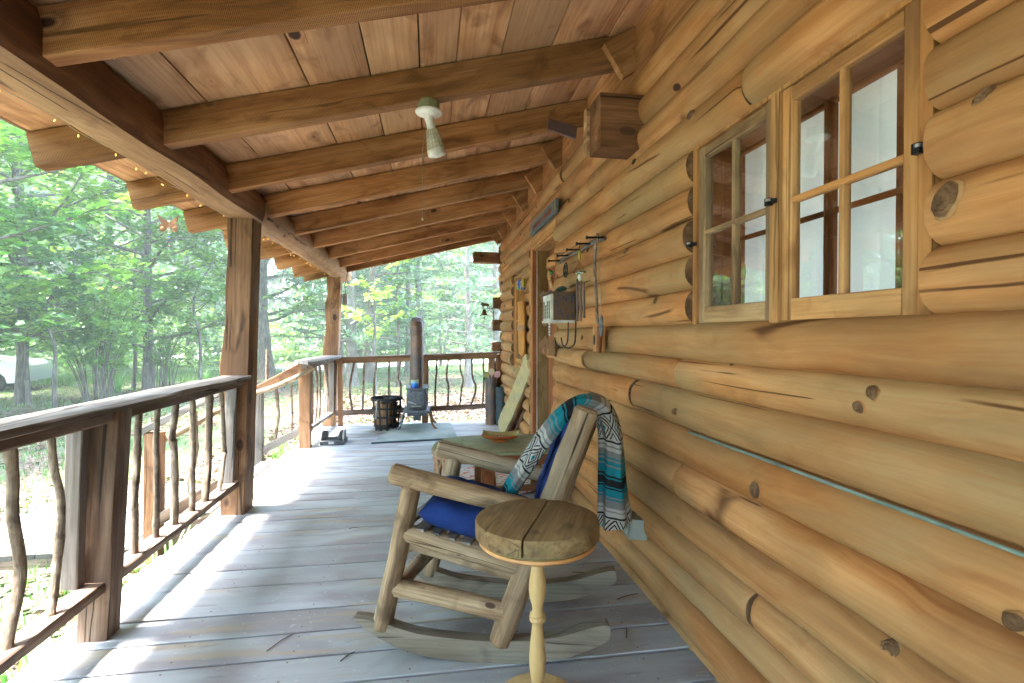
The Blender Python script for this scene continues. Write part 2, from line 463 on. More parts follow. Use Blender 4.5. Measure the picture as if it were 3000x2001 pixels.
m_pine = leaf_mat("pine_needles", (.025, .08, .04), (.06, .14, .07), (.11, .20, .10), .3)
m_farleaf = leaf_mat("far_leaves", (.03, .10, .025), (.08, .18, .04), (.16, .28, .055))
m_grass = leaf_mat("grass_blades", (.04, .10, .018), (.07, .16, .03), (.12, .21, .045))
m_lily = leaf_mat("lily_leaves", (.06, .20, .03), (.10, .30, .05), (.15, .36, .06))
m_litter = leaf_mat("dry_leaf_litter", (.055, .032, .02), (.13, .08, .055), (.23, .16, .12), .2)
m_bark = wood("tree_bark", (.045, .038, .030), (.10, .085, .070), (.17, .148, .12), gs=14, stretch=.25, knots=.2, checks=.9, var=.3, bump=1.0)
m_barkp = wood("smooth_pine_bark", (.08, .07, .058), (.145, .13, .11), (.21, .195, .17), gs=9, stretch=.6, knots=.5, ksc=4, checks=.2, var=.3, bump=.5)
def ground_mat():
    s = NT("forest_ground"); v, _ = s.objco(False)
    a = s.noise(v, .28, 5, .5); b = s.noise(v, 2.4, 6, .4); c = s.noise(v, 26, 5)
    lit = s.ramp(c, [(.3, (.03, .018, .012)), (.5, (.095, .06, .045)), (.68, (.20, .145, .115))])
    grs = s.ramp(c, [(.3, (.02, .045, .01)), (.7, (.07, .115, .03))])
    f = s.math('ADD', s.math('MULTIPLY', a, .65), s.math('MULTIPLY', b, .45))
    col = s.mix(s.ramp(f, [(.46, 0.), (.56, 1.)]), lit, grs)
    s.l(col, s.b.inputs["Base Color"]); s.b.inputs["Roughness"].default_value = .95
    s.bump(s.math('ADD', c, b), .6, .03); return s.m
m_ground = ground_mat()
def glass_mat():
    s = NT("window_glass"); s.n.remove(s.b)
    t = s.new("ShaderNodeBsdfTransparent"); t.inputs[0].default_value = (.94, .97, .96, 1)
    g = s.new("ShaderNodeBsdfGlossy"); g.inputs["Roughness"].default_value = .005
    f = s.new("ShaderNodeFresnel"); f.inputs[0].default_value = 1.5
    m = s.new("ShaderNodeMixShader"); s.l(s.math('MULTIPLY', f.outputs[0], 4.2, clamp=True), m.inputs[0]); s.l(t.outputs[0], m.inputs[1]); s.l(g.outputs[0], m.inputs[2])
    s.l(m.outputs[0], s.out.inputs[0]); return s.m
m_glass = glass_mat()
def curtain_mat():
    s = NT("white_curtain"); v, _ = s.objco(False)
    n = s.noise(s.map(v, (1, 3, .5)), 3, 2)
    d = s.new("ShaderNodeBsdfDiffuse"); t = s.new("ShaderNodeBsdfTranslucent")
    c = s.ramp(n, [(.3, (.74, .74, .72)), (.7, (.93, .93, .91))])
    s.l(c, d.inputs[0]); s.l(c, t.inputs[0])
    m = s.new("ShaderNodeMixShader"); m.inputs[0].default_value = .25; s.l(d.outputs[0], m.inputs[1]); s.l(t.outputs[0], m.inputs[2])
    s.l(m.outputs[0], s.out.inputs[0]); return s.m
m_curtain = curtain_mat()
def emis(name, col, st):
    s = NT(name); s.b.inputs["Emission Color"].default_value = (*col, 1); s.b.inputs["Emission Strength"].default_value = st
    s.b.inputs["Base Color"].default_value = (*col, 1); return s.m
m_bulb = emis("fairy_bulb_glow", (1.0, .58, .10), .16)
def blanket_mat():
    """woven stripes; uv.x along the length in metres, uv.y across in metres"""
    s = NT("striped_woven_blanket")
    uv = s.new("ShaderNodeTexCoord").outputs["UV"]
    sp = s.new("ShaderNodeSeparateXYZ"); s.l(uv, sp.inputs[0]); x, y = sp.outputs[0], sp.outputs[1]
    nz = s.noise(s.map(uv, (60, 220, 1)), 4, 2)
    xx = s.math('ADD', x, s.math('MULTIPLY', s.math('SUBTRACT', nz, .5), .006))
    per = s.math('FRACT', s.math('DIVIDE', xx, .42))
    W_, G, T, K = (.42, .42, .40), (.19, .195, .195), (.012, .19, .24), (.018, .018, .022)
    st = [(0, T), (.035, G), (.05, T), (.13, K), (.15, T), (.165, K), (.235, T), (.25, K), (.262, T), (.335, G), (.35, T), (.365, G),
          (.44, W_), (.465, G), (.48, W_), (.52, K), (.54, W_), (.80, K), (.82, W_), (.85, G), (.865, W_), (.90, G), (.96, T), (.975, G)]
    c = s.ramp(per, st, 'CONSTANT')
    # diamonds in the white band .54-.80
    inb = s.math('MULTIPLY', s.math('GREATER_THAN', per, .55), s.math('LESS_THAN', per, .79))
    u = s.math('ABSOLUTE', s.math('SUBTRACT', s.math('FRACT', s.math('DIVIDE', y, .075)), .5))
    w = s.math('ABSOLUTE', s.math('SUBTRACT', s.math('DIVIDE', s.math('SUBTRACT', per, .54), .26), .5))
    dd = s.math('ADD', u, w)
    dz = s.math('ADD', dd, s.math('MULTIPLY', s.math('SUBTRACT', nz, .5), .06))
    dc = s.ramp(dz, [(0, T), (.13, W_), (.24, K), (.32, W_), (.42, K), (.52, W_), (.66, K), (.74, W_)], 'CONSTANT')
    c = s.mix(inb, c, dc)
    fz = s.noise(s.map(uv, (300, 300, 1)), 2, 3)
    c = s.mix(.25, c, s.mix(1., c, s.ramp(fz, [(.3, .3), (.7, 1.)]), 'MULTIPLY'))
    s.l(c, s.b.inputs["Base Color"]); s.b.inputs["Roughness"].default_value = .95; s.b.inputs["Specular IOR Level"].default_value = .1
    s.bump(s.math('ADD', fz, nz), .6, .003)
    return s.m
m_blanket = blanket_mat()
def rug_mat():
    s = NT("braided_rug"); v, _ = s.objco(False)
    ch = s.new("ShaderNodeTexVoronoi"); ch.inputs["Scale"].default_value = 34; s.l(s.map(v, (1, 1.8, 1)), ch.inputs["Vector"])
    cc = s.new("ShaderNodeSeparateColor"); s.l(ch.outputs["Color"], cc.inputs[0])
    c = s.ramp(cc.outputs[0], [(0, (.55, .53, .5)), (.5, (.5, .10, .08)), (.62, (.6, .57, .52)), (.85, (.12, .2, .32)), (.9, (.62, .3, .24))], 'CONSTANT')
    s.l(c, s.b.inputs["Base Color"]); s.b.inputs["Roughness"].default_value = .95; s.bump(ch.outputs["Distance"], .6, .01); return s.m
m_rug = rug_mat()
# ------------------------------------------------------------------ ground, road, drive
def gz(x, y):
    r = max(0., math.hypot(x * .6, y) - 30)
    z = -.45 + .0009 * min(r, 32) ** 2 + .09 * max(0, r - 32)
    return min(z, 16) + (.03 * mnoise.noise(Vector((x * .3, y * .3, 0))) if r < 60 else 0)
def build_ground():
    vs, fs = [], []
    rad = [0, 1.5, 3, 4.5, 6, 8, 10, 12, 14, 17, 20, 24, 28, 32, 36, 41, 46, 52, 58, 66, 76, 90, 110, 140, 200, 320, 600]
    n = 96
    vs.append((0, 3, gz(0, 3)))
    for r in rad[1:]:
        for j in range(n):
            a = 2 * PI * j / n
            x, y = r * math.cos(a), 3 + r * math.sin(a)
            vs.append((x, y, gz(x, y)))
    for j in range(n): fs.append((0, 1 + j, 1 + (j + 1) % n))
    for i in range(len(rad) - 2):
        for j in range(n):
            a, b = 1 + i * n + j, 1 + i * n + (j + 1) % n
            fs.append((a, a + n, b + n, b))
    tag(mk("ground", mesh("ground", vs, fs, ang=180), m_ground), kind="structure")
build_ground()
def strip(name, pts, w, mat, dz):
    P = catmull([Vector((x, y, 0)) for x, y in pts], len(pts) * 8)
    vs, fs = [], []
    for i, p in enumerate(P):
        t = (P[min(i + 1, len(P) - 1)] - P[max(i - 1, 0)]).normalized()
        s = Vector((-t.y, t.x, 0))
        ww = w + .25 * mnoise.noise(Vector((i * .7, 3, 1)))
        for k in range(5):
            q = p + s * ww * (k / 4 - .5)
            vs.append((q.x, q.y, gz(q.x, q.y) + dz + .05 * (1 - abs(k / 2 - 1) ** 2)))
    for i in range(len(P) - 1):
        for k in range(4):
            a = i * 5 + k
            fs.append((a, a + 1, a + 6, a + 5))
    tag(mk(name, mesh(name, vs, fs, ang=180), mat), kind="structure")
strip("road", [(-70, 34), (-42, 33.5), (-30, 33.5), (-21, 35.5), (-16, 40), (-13.2, 47), (-11.5, 56), (-7, 66), (8, 74)], 5.2, m_road, .02)
strip("gravel_driveway", [(-34, 15), (-22, 19), (-14, 22.5), (-9, 25.5), (-3, 28.5), (6, 33), (22, 37)], 3.6, m_gravel, .035)
# ------------------------------------------------------------------ deck
deck = thing("porch_deck", "grey painted plank porch floor beside the log wall", "deck", (0, 3, 0))
seams = [-4.5 + .2 * k for k in range(19)] + [-.62, -.42, -.23, -.04, .15, .34, .53, .72, .92, 1.12, 1.31, 1.51, 1.71, 1.90, 2.075, 2.25, 2.44, 2.70, 2.90, 3.16, 3.43, 3.64, 3.845, 4.04, 4.20, 4.41, 4.61, 4.82, 5.02, 5.22, 5.42, 5.62, 5.82, 6.02, 6.22, 6.42, 6.63, 6.83, 7.04, 7.24, 7.44]
for a, b in zip(seams[:-1], seams[1:]):
    g = .0055 + rnd.random() * .003
    e = -1.465 + rnd.uniform(-.008, .008)
    sl = rnd.uniform(-.0015, .0015)
    beam("plank", (e, (a + b) / 2, -.018 + sl), (1.075, (a + b) / 2, -.018 - sl), b - a - 2 * g, .036, m_deck, deck, bev=.003, seg=8, rough=.0012)
sp_ = []
for a, b in zip(seams[:-1], seams[1:]):
    if b < .9: continue
    for x in (-1.42, -.95, -.52, -.08, .36, .80, 1.02):
        for yy in (a + .035, b - .035):
            cx0, cy0 = x + rnd.uniform(-.008, .008), yy + rnd.uniform(-.005, .005)
            vv = [(cx0 + .0042 * math.cos(t * PI / 3), cy0 + .0042 * math.sin(t * PI / 3), .0022) for t in range(6)]
            sp_.append((vv, [tuple(range(6))]))
mk("deck_screws", mesh("deck_screws", *join_data(sp_), smooth=False), m_rust, deck)['kind'] = 'stuff'
box("gap_shade_sheet", (-1.39, -4.5, -.07), (1.075, 7.37, -.045), m_dark, deck)  # added dark sheet, stands in for the shade seen through the plank gaps
box("rim_joist", (-1.44, -4.5, -.26), (-1.40, 7.42, -.038), m_grey, deck, seg=12)
box("rim_joist", (-1.38, 7.38, -.26), (1.05, 7.42, -.038), m_grey, deck, seg=8)
for y in (-.4, 1.6, 3.9, 5.9, 7.3):
    box("foundation_post", (-1.38, y, gz(-1.3, y) - .1), (-1.28, y + .1, -.038), m_grey, deck)
# ------------------------------------------------------------------ porch roof
SL = .243
def rz(x): return 2.014 + SL * (x + 1.3)
roof = thing("porch_roof", "sloping plank porch ceiling carried on rough sawn rafters", "roof", (0, 3, 2.3))
c_ = 1 / math.sqrt(1 + SL * SL)
nrm = Vector((-SL * c_, 0, c_))
RY = [-4.14, -3.4, -2.66, -1.92, -1.18, -.44, .30, 1.04, 1.78, 2.52, 3.26, 3.95, 4.65, 5.34, 6.09, 6.83, 7.36]
for i, y in enumerate(RY):
    hgt = .147
    y0 = y + .037
    off = nrm * (hgt / 2)
    a = Vector((-1.645, y0, rz(-1.645))) + off
    b = Vector((1.25, y0, rz(1.25))) + off
    beam("rafter", a, b, .072 + rnd.uniform(-.004, .004), hgt, m_rafter, roof, up=nrm, bev=.003, seg=14, rough=.003)
    if i not in (10,):
        a = Vector((.893, y - .026, 2.556)); d = Vector((1, 0, .64))
        beam("house_rafter_tail", a, a + d * .26, .044, .186, m_rafter, roof, up=(-.64, 0, 1), bev=.002, seg=2, rough=.001)
xs = [-1.675, -1.40, -1.17, -.972, -.54, -.268, -.043, .128, .344, .592, .881, 1.06, 1.26]
for a, b in zip(xs[:-1], xs[1:]):
    xm = (a + b) / 2
    w = (b - a) / c_ - .006
    z = rz(xm) + .1535 / c_ + .010
    beam("roof_board", (xm, -4.5, z), (xm, 7.47, z), w, .02, m_board, roof, up=nrm, bev=.002, seg=16, rough=.0022)
for dx, dz, m in ((-1.682, .012, m_oak), (-1.698, .034, m_black)):
    z = rz(dx) + .165 + dz
    beam("drip_edge", (dx, -4.5, z), (dx, 7.5, z), .022, .035, m, roof, up=nrm, seg=10)
z = rz(-.2) + .1535 / c_ + .045
beam("roof_covering", (-.2, -4.5, z), (-.2, 7.5, z), 3.06, .03, m_black, roof, up=nrm, seg=2)
scrap = mk("shingle_scrap", beam_mesh("shingle_scrap", .17, .09, .016, .003, 5, .006), m_stone, roof, axes((.66, 2.9, 2.40), Vector((.1, .5, .85)).normalized(), Vector((-.1, .85, -.5)).normalized(), Vector((.95, .05, -.35)).normalized()))
# ------------------------------------------------------------------ log cabin
cab = thing("log_cabin", "log cabin wall of round peeled pine logs along the porch", "house", (1.1, 3.5, 0))
def log(y0, y1, z0, z1, fx=.975, cut0=False, cut1=False, parent=None):
    L = y1 - y0
    rz_ = (z1 - z0) / 2 * 1.13
    n = max(3, int(L / .14))
    s = rnd.random() * 200
    dx = rnd.uniform(-.008, .012)
    vs, fs, NS = [], [], 22
    tt = [i / n for i in range(n + 1)]
    e = .03 / L
    tt = [0, e * .35, e] + tt[1:-1] + [1 - e, 1 - e * .35, 1]
    for i, t in enumerate(tt):
        k = 1.0
        if not cut0 and i == 0: k = .90
        if not cut0 and i == 1: k = .97
        if not cut1 and i == len(tt) - 1: k = .90
        if not cut1 and i == len(tt) - 2: k = .97
        yy = y0 + t * L
        rw = .125 + .014 * mnoise.noise(Vector((yy * 1.3, s, 0)))
        rh = rz_ * (1 + .04 * mnoise.noise(Vector((yy * 1.1, s, 9))))
        cz = .006 * mnoise.noise(Vector((yy * .9, s, 4)))
        cx = .009 * mnoise.noise(Vector((yy * 1.0, s, 14)))
        for j in range(NS):
            a = 2 * PI * j / NS
            l = 1 + .018 * mnoise.noise(Vector((yy * 4, math.cos(a) * 2 + s, math.sin(a) * 2)))
            ca = math.cos(a)
            sa = math.sin(a)
            vs.append((math.copysign(abs(ca) ** .58, ca) * rw * k * l + cx + dx, math.copysign(abs(sa) ** .88, sa) * rh * k * l + cz, t * L))
    m = len(tt)
    for i in range(m - 1):
        for j in range(NS):
            a, b = i * NS + j, i * NS + (j + 1) % NS
            fs.append((a, b, b + NS, a + NS))
    fs.append(tuple(reversed(range(NS)))); fs.append(tuple(range((m - 1) * NS, m * NS)))
    me = mesh("log", vs, fs, ang=50)
    me.materials.append(m_log); me.materials.append(m_logend)
    me.polygons[len(fs) - 2].material_index = 1; me.polygons[len(fs) - 1].material_index = 1
    # local: x = world x, y = world z, z = world y
    M = axes((fx + .125, y0, (z0 + z1) / 2), (1, 0, 0), (0, 0, 1), (0, 1, 0))
    # keep right handed: mirror x
    M = axes((fx + .125, y1, (z0 + z1) / 2), (1, 0, 0), (0, 0, 1), (0, -1, 0))
    o = mk("log", me, m_log, parent or cab, M)
    return o
S = [-.10, .025, .155, .285, .416, .548, .69, .845, .998, 1.122, 1.262, 1.40, 1.535, 1.672, 1.808, 1.945, 2.085, 2.225, 2.365, 2.505]
joints = {3: [1.5], 4: [2.75, .3], 5: [2.02], 6: [2.9], 7: [2.5], 8: [2.02, 3.3], 16: [3.2], 17: [2.6], 18: [3.9], 15: [1.55], 2: [1.25]}
knots_w = [(1.064, 1.90, 1.1), (1.867, 2.05, 1.2), (2.425, 2.052, 1), (2.536, 1.64, 1), (0.877, 1.481, 1.5), (0.822, 1.656, 1), (1.46, 0.747, 1.3), (1.933, 0.493, 1.2), (0.994, 0.523, 1.6), (0.746, 0.73, 1), (1.043, 1.09, 0.8), (1.074, 1.052, 0.7), (1.981, 0.911, 0.8), (2.641, 0.758, 0.8), (1.646, 1.12, 0.6), (2.205, 1.371, 0.7), (1.241, 0.45, 1), (3.2, 1.75, .8), (3.6, 2.16, .8), (5.6, 2.3, .8), (2.9, 2.3, .7), (3.3, 1.2, .8), (6.9, 1.6, 1), (6.8, 2.15, 1), (7.2, 1.33, 1)]
logs_all = []
for i, (a, b) in enumerate(zip(S[:-1], S[1:])):
    zc = (a + b) / 2
    ivs = [[-4.5, 7.50]]
    def cutout(ivs, lo, hi):
        out = []
        for p, q in ivs:
            if hi <= p or lo >= q: out.append([p, q]); continue
            if p < lo: out.append([p, lo])
            if hi < q: out.append([hi, q])
        return out
    if 1.262 <= zc <= 1.945: ivs = cutout(ivs, .925, 1.925)
    if zc < 2.085: ivs = cutout(ivs, 4.08, 5.10)
    if .86 <= zc <= 1.88: ivs = cutout(ivs, 5.62, 6.28)
    for p, q in ivs:
        cuts = sorted(j for j in joints.get(i, []) if p + .25 < j < q - .25)
        pts = [p] + cuts + [q]
        for k in range(len(pts) - 1):
            s0 = pts[k] + (.0 if k == 0 else .003); s1 = pts[k + 1] - (0 if k == len(pts) - 2 else .003)
            c0 = abs(s0 - 1.925) < .01 or abs(s0 - 5.10) < .01 or abs(s0 - 6.28) < .01
            c1 = abs(s1 - .925) < .01 or abs(s1 - 4.08) < .01
            lo_ = log(s0, s1, a, b, .975 + rnd.uniform(-.006, .012), cut0=c1, cut1=c0)
            logs_all.append((s0, s1, a, b, lo_))
# fix: local z starts at y1 (see log), so cut flags are given in that order above
for (ky, kz_, ks) in knots_w:
    for (s0, s1, a, b, lo_) in logs_all:
        if s0 <= ky <= s1 and a <= kz_ < b:
            th = math.asin(max(-.9, min(.9, (kz_ - (a + b) / 2) / ((b - a) / 2 * 1.13))))
            fx = W[lo_.name].translation.x
            p = Vector((fx - .127 * math.cos(th) ** .58, ky, kz_))
            nv = Vector((-math.cos(th), 0, math.sin(th) * .6)).normalized()
            yv = Vector((0, 1, 0)); xv = yv.cross(nv)
            r = .017 * ks
            r *= .82
            ko = lathe("knot", [(0, -.012), (r * 1.45, -.010), (r * 1.32, -.003), (r * 1.18, .002), (r * 1.05, .0048), (r * .98, .0048), (r * .9, .0035), (r * .6, .0055 + .001 * ks), (r * .25, .004), (0, .0055)], None, lo_, M=axes(p, xv, yv, nv) @ Matrix.Rotation(ky * 5, 4, 'Z'), ns=13, sy=1.25, sx=.88)
            me_ = ko.data; me_.materials.append(m_log); me_.materials.append(m_logend)
            for v_ in me_.vertices:
                f_ = 1 + .22 * mnoise.noise(v_.co * 60 + Vector((ky * 9, kz_, 0))); v_.co.x *= f_; v_.co.y *= f_
            for p_ in me_.polygons: p_.material_index = 1 if p_.index // 13 >= 2 else 0
            break
# chinking-green foam strip that shows in one joint
pole("joint_seal", [(.992, -.9, .846), (.995, .8, .846), (.99, 1.9, .844)], 0.0048, plain("blue_green_sealant", (.20, .27, .235), .7, var=.2, sc=12), cab, ns=6, seg=20, lump=.3)
box("dark_gap_strip", (1.065, -4.5, -.04), (1.09, 4.05, .035), m_dark, cab, seg=10)  # dark recessed strip, stands in for the shaded gap under the bottom log
box("dark_gap_strip", (1.065, 5.12, -.04), (1.09, 7.4, .035), m_dark, cab, seg=6)
box("top_plate", (1.0, -4.5, 2.49), (1.06, 7.45, 2.76), m_rafter, cab, seg=14, rough=.004)
# cross wall log ends and squared corner timbers
beam("beam_end", (.80, 2.485, 2.2375), (1.2, 2.485, 2.2375), .165, .255, m_beamd, cab, bev=.004, seg=4, rough=.003)
beam("beam_end", (.785, 2.595, 2.245), (1.2, 2.595, 2.245), .05, .225, m_splitwood, cab, bev=.012, seg=6, rough=.010)
for x0, za, zb in ((.61, 2.222, 2.368), (.985, 1.90, 2.055), (.892, 1.587, 1.744), (.882, 1.273, 1.429), (.876, .985, 1.117), (.90, .70, .845), (.9, .42, .55), (1.0, 2.50, 2.64)):
    beam("corner_timber", (x0, 7.37, (za + zb) / 2), (1.15, 7.37, (za + zb) / 2), .15, zb - za, m_post, cab, bev=.004, seg=4, rough=.003)
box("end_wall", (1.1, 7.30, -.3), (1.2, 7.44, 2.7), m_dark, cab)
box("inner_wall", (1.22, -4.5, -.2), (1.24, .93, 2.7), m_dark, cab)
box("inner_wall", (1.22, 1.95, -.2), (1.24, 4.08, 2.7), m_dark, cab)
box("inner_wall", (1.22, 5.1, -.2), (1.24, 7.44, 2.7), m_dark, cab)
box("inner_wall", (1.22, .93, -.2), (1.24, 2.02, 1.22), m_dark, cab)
box("inner_ceiling", (1.22, -4.5, 2.72), (5.5, 7.44, 2.80), m_board, cab)
box("inner_wall", (1.25, -4.6, -.2), (5.5, -4.5, 2.8), m_board, cab)
box("inner_wall", (1.25, 7.44, -.2), (5.5, 7.5, 2.8), m_board, cab)
box("inner_floor", (1.25, -4.5, -.1), (5.5, 7.44, -.03), m_door, cab)
# window one (double casement)
def sash(win, y0, y1, z0, z1, x, d=.032, bot=.07, mat=m_sash, st=.04, mu=.017, glass=True):
    ym, zm = (y0 + y1) / 2, (z0 + bot + z1 - st) / 2 + .0
    box("sash_stile", (x, y0, z0), (x + d, y0 + st, z1), mat, win, bev=.004, seg=3)
    box("sash_stile", (x, y1 - st, z0), (x + d, y1, z1), mat, win, bev=.004, seg=3)
    box("sash_rail", (x + .001, y0 + st, z1 - st), (x + d - .001, y1 - st, z1 - .001), mat, win, bev=.004, seg=3)
    box("sash_rail", (x + .001, y0 + st, z0 + .001), (x + d - .001, y1 - st, z0 + bot), mat, win, bev=.004, seg=3)
    box("muntin", (x + .004, ym - mu / 2, z0 + bot), (x + d - .003, ym + mu / 2, z1 - st), mat, win, bev=.003, seg=3)
    box("muntin", (x + .002, y0 + st, zm - mu / 2), (x + d - .005, y1 - st, zm + mu / 2), mat, win, bev=.003, seg=3)
    if glass:
        for (a, b) in ((y0 + st, ym - mu / 2), (ym + mu / 2, y1 - st)):
            for (c, e) in ((z0 + bot, zm - mu / 2), (zm + mu / 2, z1 - st)):
                tl = rnd.uniform(-.0006, .0006)
                v = [(x + d * .6 + tl, a, c), (x + d * .6 - tl, b, c), (x + d * .6 - tl, b, e), (x + d * .6 + tl, a, e)]
                mk("pane", mesh("pane", v, [(3, 2, 1, 0)], False), m_glass, win)
win = mk("window", mesh("window", *join_data([boxd((1.018, .935, 1.228), (1.075, 1.925, 1.252)), boxd((1.018, .935, 1.932), (1.075, 1.925, 1.955)), boxd((1.018, .935, 1.252), (1.075, .965, 1.932)), boxd((1.018, 1.898, 1.252), (1.075, 1.925, 1.932)), boxd((1.012, 1.41, 1.252), (1.075, 1.447, 1.932))]), smooth=False), m_frame, cab)
sash(win, .967, 1.408, 1.254, 1.93, 1.022, mat=m_frame, st=.042)
sash(win, 1.449, 1.896, 1.254, 1.93, 1.026, mat=m_sash, st=.042)
for k in range(3):
    box("reveal_board", (1.078 + k * .05, 1.900, 1.225), (1.126 + k * .05, 1.923, 1.96), m_reveal, win)
box("reveal_board", (1.078, .93, 1.935), (1.23, 1.92, 1.96), m_reveal, win)
box("reveal_board", (1.078, .93, 1.215), (1.23, 1.92, 1.235), m_reveal, win)
box("reveal_board", (1.078, .93, 1.225), (1.23, .95, 1.96), m_reveal, win)
sash(win, .955, 1.425, 1.24, 1.93, 1.19, d=.02, bot=.03, st=.018, mat=m_reveal, glass=False)
sash(win, 1.43, 1.898, 1.24, 1.93, 1.19, d=.02, bot=.03, st=.018, mat=m_reveal, glass=False)
def curtain(y0, y1, z0, z1, x):
    vs, fs = [], []
    n, m = 120, 10
    for j in range(m + 1):
        for i in range(n + 1):
            y = y0 + (y1 - y0) * i / n
            ph = y * 48 + 1.7 * math.sin(y * 9)
            vs.append((x + .024 * math.sin(ph) * (1 + .3 * math.sin(y * 23)), y + .004 * math.sin(j * .7 + y * 30), z0 + (z1 - z0) * j / m))
    for j in range(m):
        for i in range(n):
            a = j * (n + 1) + i
            fs.append((a, a + 1, a + n + 2, a + n + 1))
    mk("curtain", mesh("curtain", vs, fs, ang=180), m_curtain, win)
curtain(.80, 2.12, 1.14, 2.04, 1.275)
for y, z in ((1.43, 1.615), (1.915, 1.57), (.945, 1.605)):
    l_ = mk("latch", mesh("latch", *join_data([boxd((1.0, y - .018, z - .006), (1.02, y + .018, z + .006)), boxd((.99, y - .006, z - .012), (1.005, y + .012, z + .010))]), smooth=False), m_black, win)
    lathe("latch_screw", [(0, -.006), (.008, -.004), (.008, .003), (0, .006)], m_chrome, win, loc=(.995, y, z + .004), ns=10)
# window two (narrow, beyond the door)
win2 = mk("window", mesh("window", *join_data([boxd((1.01, 5.60, .83), (1.07, 6.30, .87)), boxd((1.01, 5.60, 1.87), (1.07, 6.30, 1.91)), boxd((1.008, 5.60, .87), (1.07, 5.64, 1.87)), boxd((1.008, 6.26, .87), (1.07, 6.30, 1.87))]), smooth=False), m_frame, cab)
sash(win2, 5.64, 6.26, .87, 1.87, 1.02, mat=m_frame)
# door
door = mk("door", mesh("door", *boxd((1.16, 4.10, .02), (1.20, 5.06, 2.04)), smooth=False), m_dark, cab)
for k in range(6):
    box("door_plank", (1.145, 4.12 + k * .155, .03), (1.16, 4.12 + k * .155 + .15, 2.02), m_door, door, seg=2)
for z in (.16, 1.0, 1.85):
    box("door_batten", (1.125, 4.16, z), (1.145, 5.0, z + .11), m_frame, door)
beam("door_brace", (1.133, 4.95, .30), (1.133, 4.25, .98), .02, .09, m_frame, door, up=(0, .7, .7))
beam("door_brace", (1.133, 4.25, 1.14), (1.133, 4.95, 1.82), .02, .09, m_frame, door, up=(0, .7, .7))
m_jamb = wood("olive_jamb_wood", (.14, .085, .03), (.25, .155, .06), (.33, .22, .1), gs=12, knots=0, checks=.3)
for nm, lo, hi, m in (("door_trim", (.985, 5.055, 0), (1.02, 5.15, 2.10), m_frame), ("door_trim", (.99, 5.02, 0), (1.05, 5.053, 2.05), m_reveal),
                      ("door_trim", (1.03, 5.005, 0), (1.16, 5.02, 2.04), m_jamb), ("door_trim", (1.03, 5.0, 0), (1.034, 5.006, 2.04), m_white),
                      ("door_trim", (.985, 4.06, 2.05), (1.02, 5.053, 2.16), m_frame), ("door_trim", (1.0, 4.08, 2.03), (1.15, 5.01, 2.05), m_frame),
                      ("door_trim", (.99, 4.045, 0), (1.02, 4.095, 2.05), m_frame), ("door_trim", (1.02, 4.08, 0), (1.15, 4.10, 2.03), m_frame)):
    box(nm, lo, hi, m, door, seg=4)
# ------------------------------------------------------------------ porch beams and posts
def hewn_beam():
    vs, fs = [], []
    n, L, y0 = 76, 8.42, -4.5
    for i in range(n + 1):
        y = y0 + L * i / n
        a = .020 * mnoise.noise(Vector((y * 1.1, 2, 0))); b = .020 * mnoise.noise(Vector((y * 1.2, 9, 0))); c = .012 * mnoise.noise(Vector((y * 1.6, 5, 0)))
        ring = [(-.088 + b, -.10 + c), (-.03, -.104 + c), (.045, -.104 + c), (.083 + a, -.094 + c), (.098 + a, -.05), (.10 + a, .04), (.085, .09), (.02, .10), (-.08, .10), (-.1 + b, .06), (-.1 + b, -.07)]
        for x, z in ring: vs.append((x, z, L * i / n))
    k = 11
    for i in range(n):
        for j in range(k):
            p, q = i * k + j, i * k + (j + 1) % k
            fs.append((p, q, q + k, p + k))
    fs.append(tuple(reversed(range(k)))); fs.append(tuple(range(n * k, n * k + k)))
    me = mesh("beam", vs, fs, ang=40)
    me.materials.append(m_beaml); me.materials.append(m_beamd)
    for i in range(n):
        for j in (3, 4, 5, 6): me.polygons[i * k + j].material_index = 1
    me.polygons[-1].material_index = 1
    M = axes((-1.24, -4.5, 2.105), (1, 0, 0), (0, 0, 1), (0, 1, 0))
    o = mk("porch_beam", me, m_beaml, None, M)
    tag(o, "hewn near beam with dark brown inner face under the rafters", "beam", "log beams carrying the porch rafters")
hewn_beam()
bm2 = pole("porch_beam", [(-1.225, 3.925, 2.10), (-1.222, 5.2, 2.107), (-1.215, 6.6, 2.10), (-1.21, 7.86, 2.088)], .118, m_beaml, None, ns=20, seg=44, lump=.13)
tag(bm2, "pale peeled round log beam reaching the far porch corner", "beam", "log beams carrying the porch rafters")
def wane_fn(s, amp):
    return lambda t, j: -abs(amp * mnoise.noise(Vector((t * 4.5, s, 0)))) + (-.03 * math.exp(-((t - .5) / .08) ** 2))
p1 = beam("porch_post", (-1.318, 3.88, 0), (-1.25, 3.88, 2.005), .155, .185, m_post, None, up=(0, 1, 0), bev=.006, seg=26, rough=.004, wane=wane_fn(3, .03))
tag(p1, "thick squared post where the two porch beams meet", "post", "posts holding up the porch roof")
p2 = beam("porch_post", (-1.322, 7.34, 0), (-1.238, 7.34, 1.985), .158, .17, m_post, None, up=(0, 1, 0), bev=.006, seg=26, rough=.004, wane=wane_fn(8, .035))
tag(p2, "far corner porch post with small grey electrical box", "post", "posts holding up the porch roof")
eb = mk("junction_box", mesh("junction_box", *join_data([boxd((-1.15, 7.36, 1.62), (-1.09, 7.44, 1.77)), boxd((-1.145, 7.352, 1.63), (-1.095, 7.36, 1.76))]), smooth=False), m_gbox, None)
tag(eb, "grey electrical box mounted on the far corner porch post", "electrical box")
pole("conduit_wire", [(-1.118, 7.40, 1.77), (-1.125, 7.39, 1.88), (-1.10, 7.38, 2.0), (-1.085, 7.37, 2.1), (-1.12, 7.36, 2.2)], .005, m_black, eb, ns=6, seg=14, lump=0)
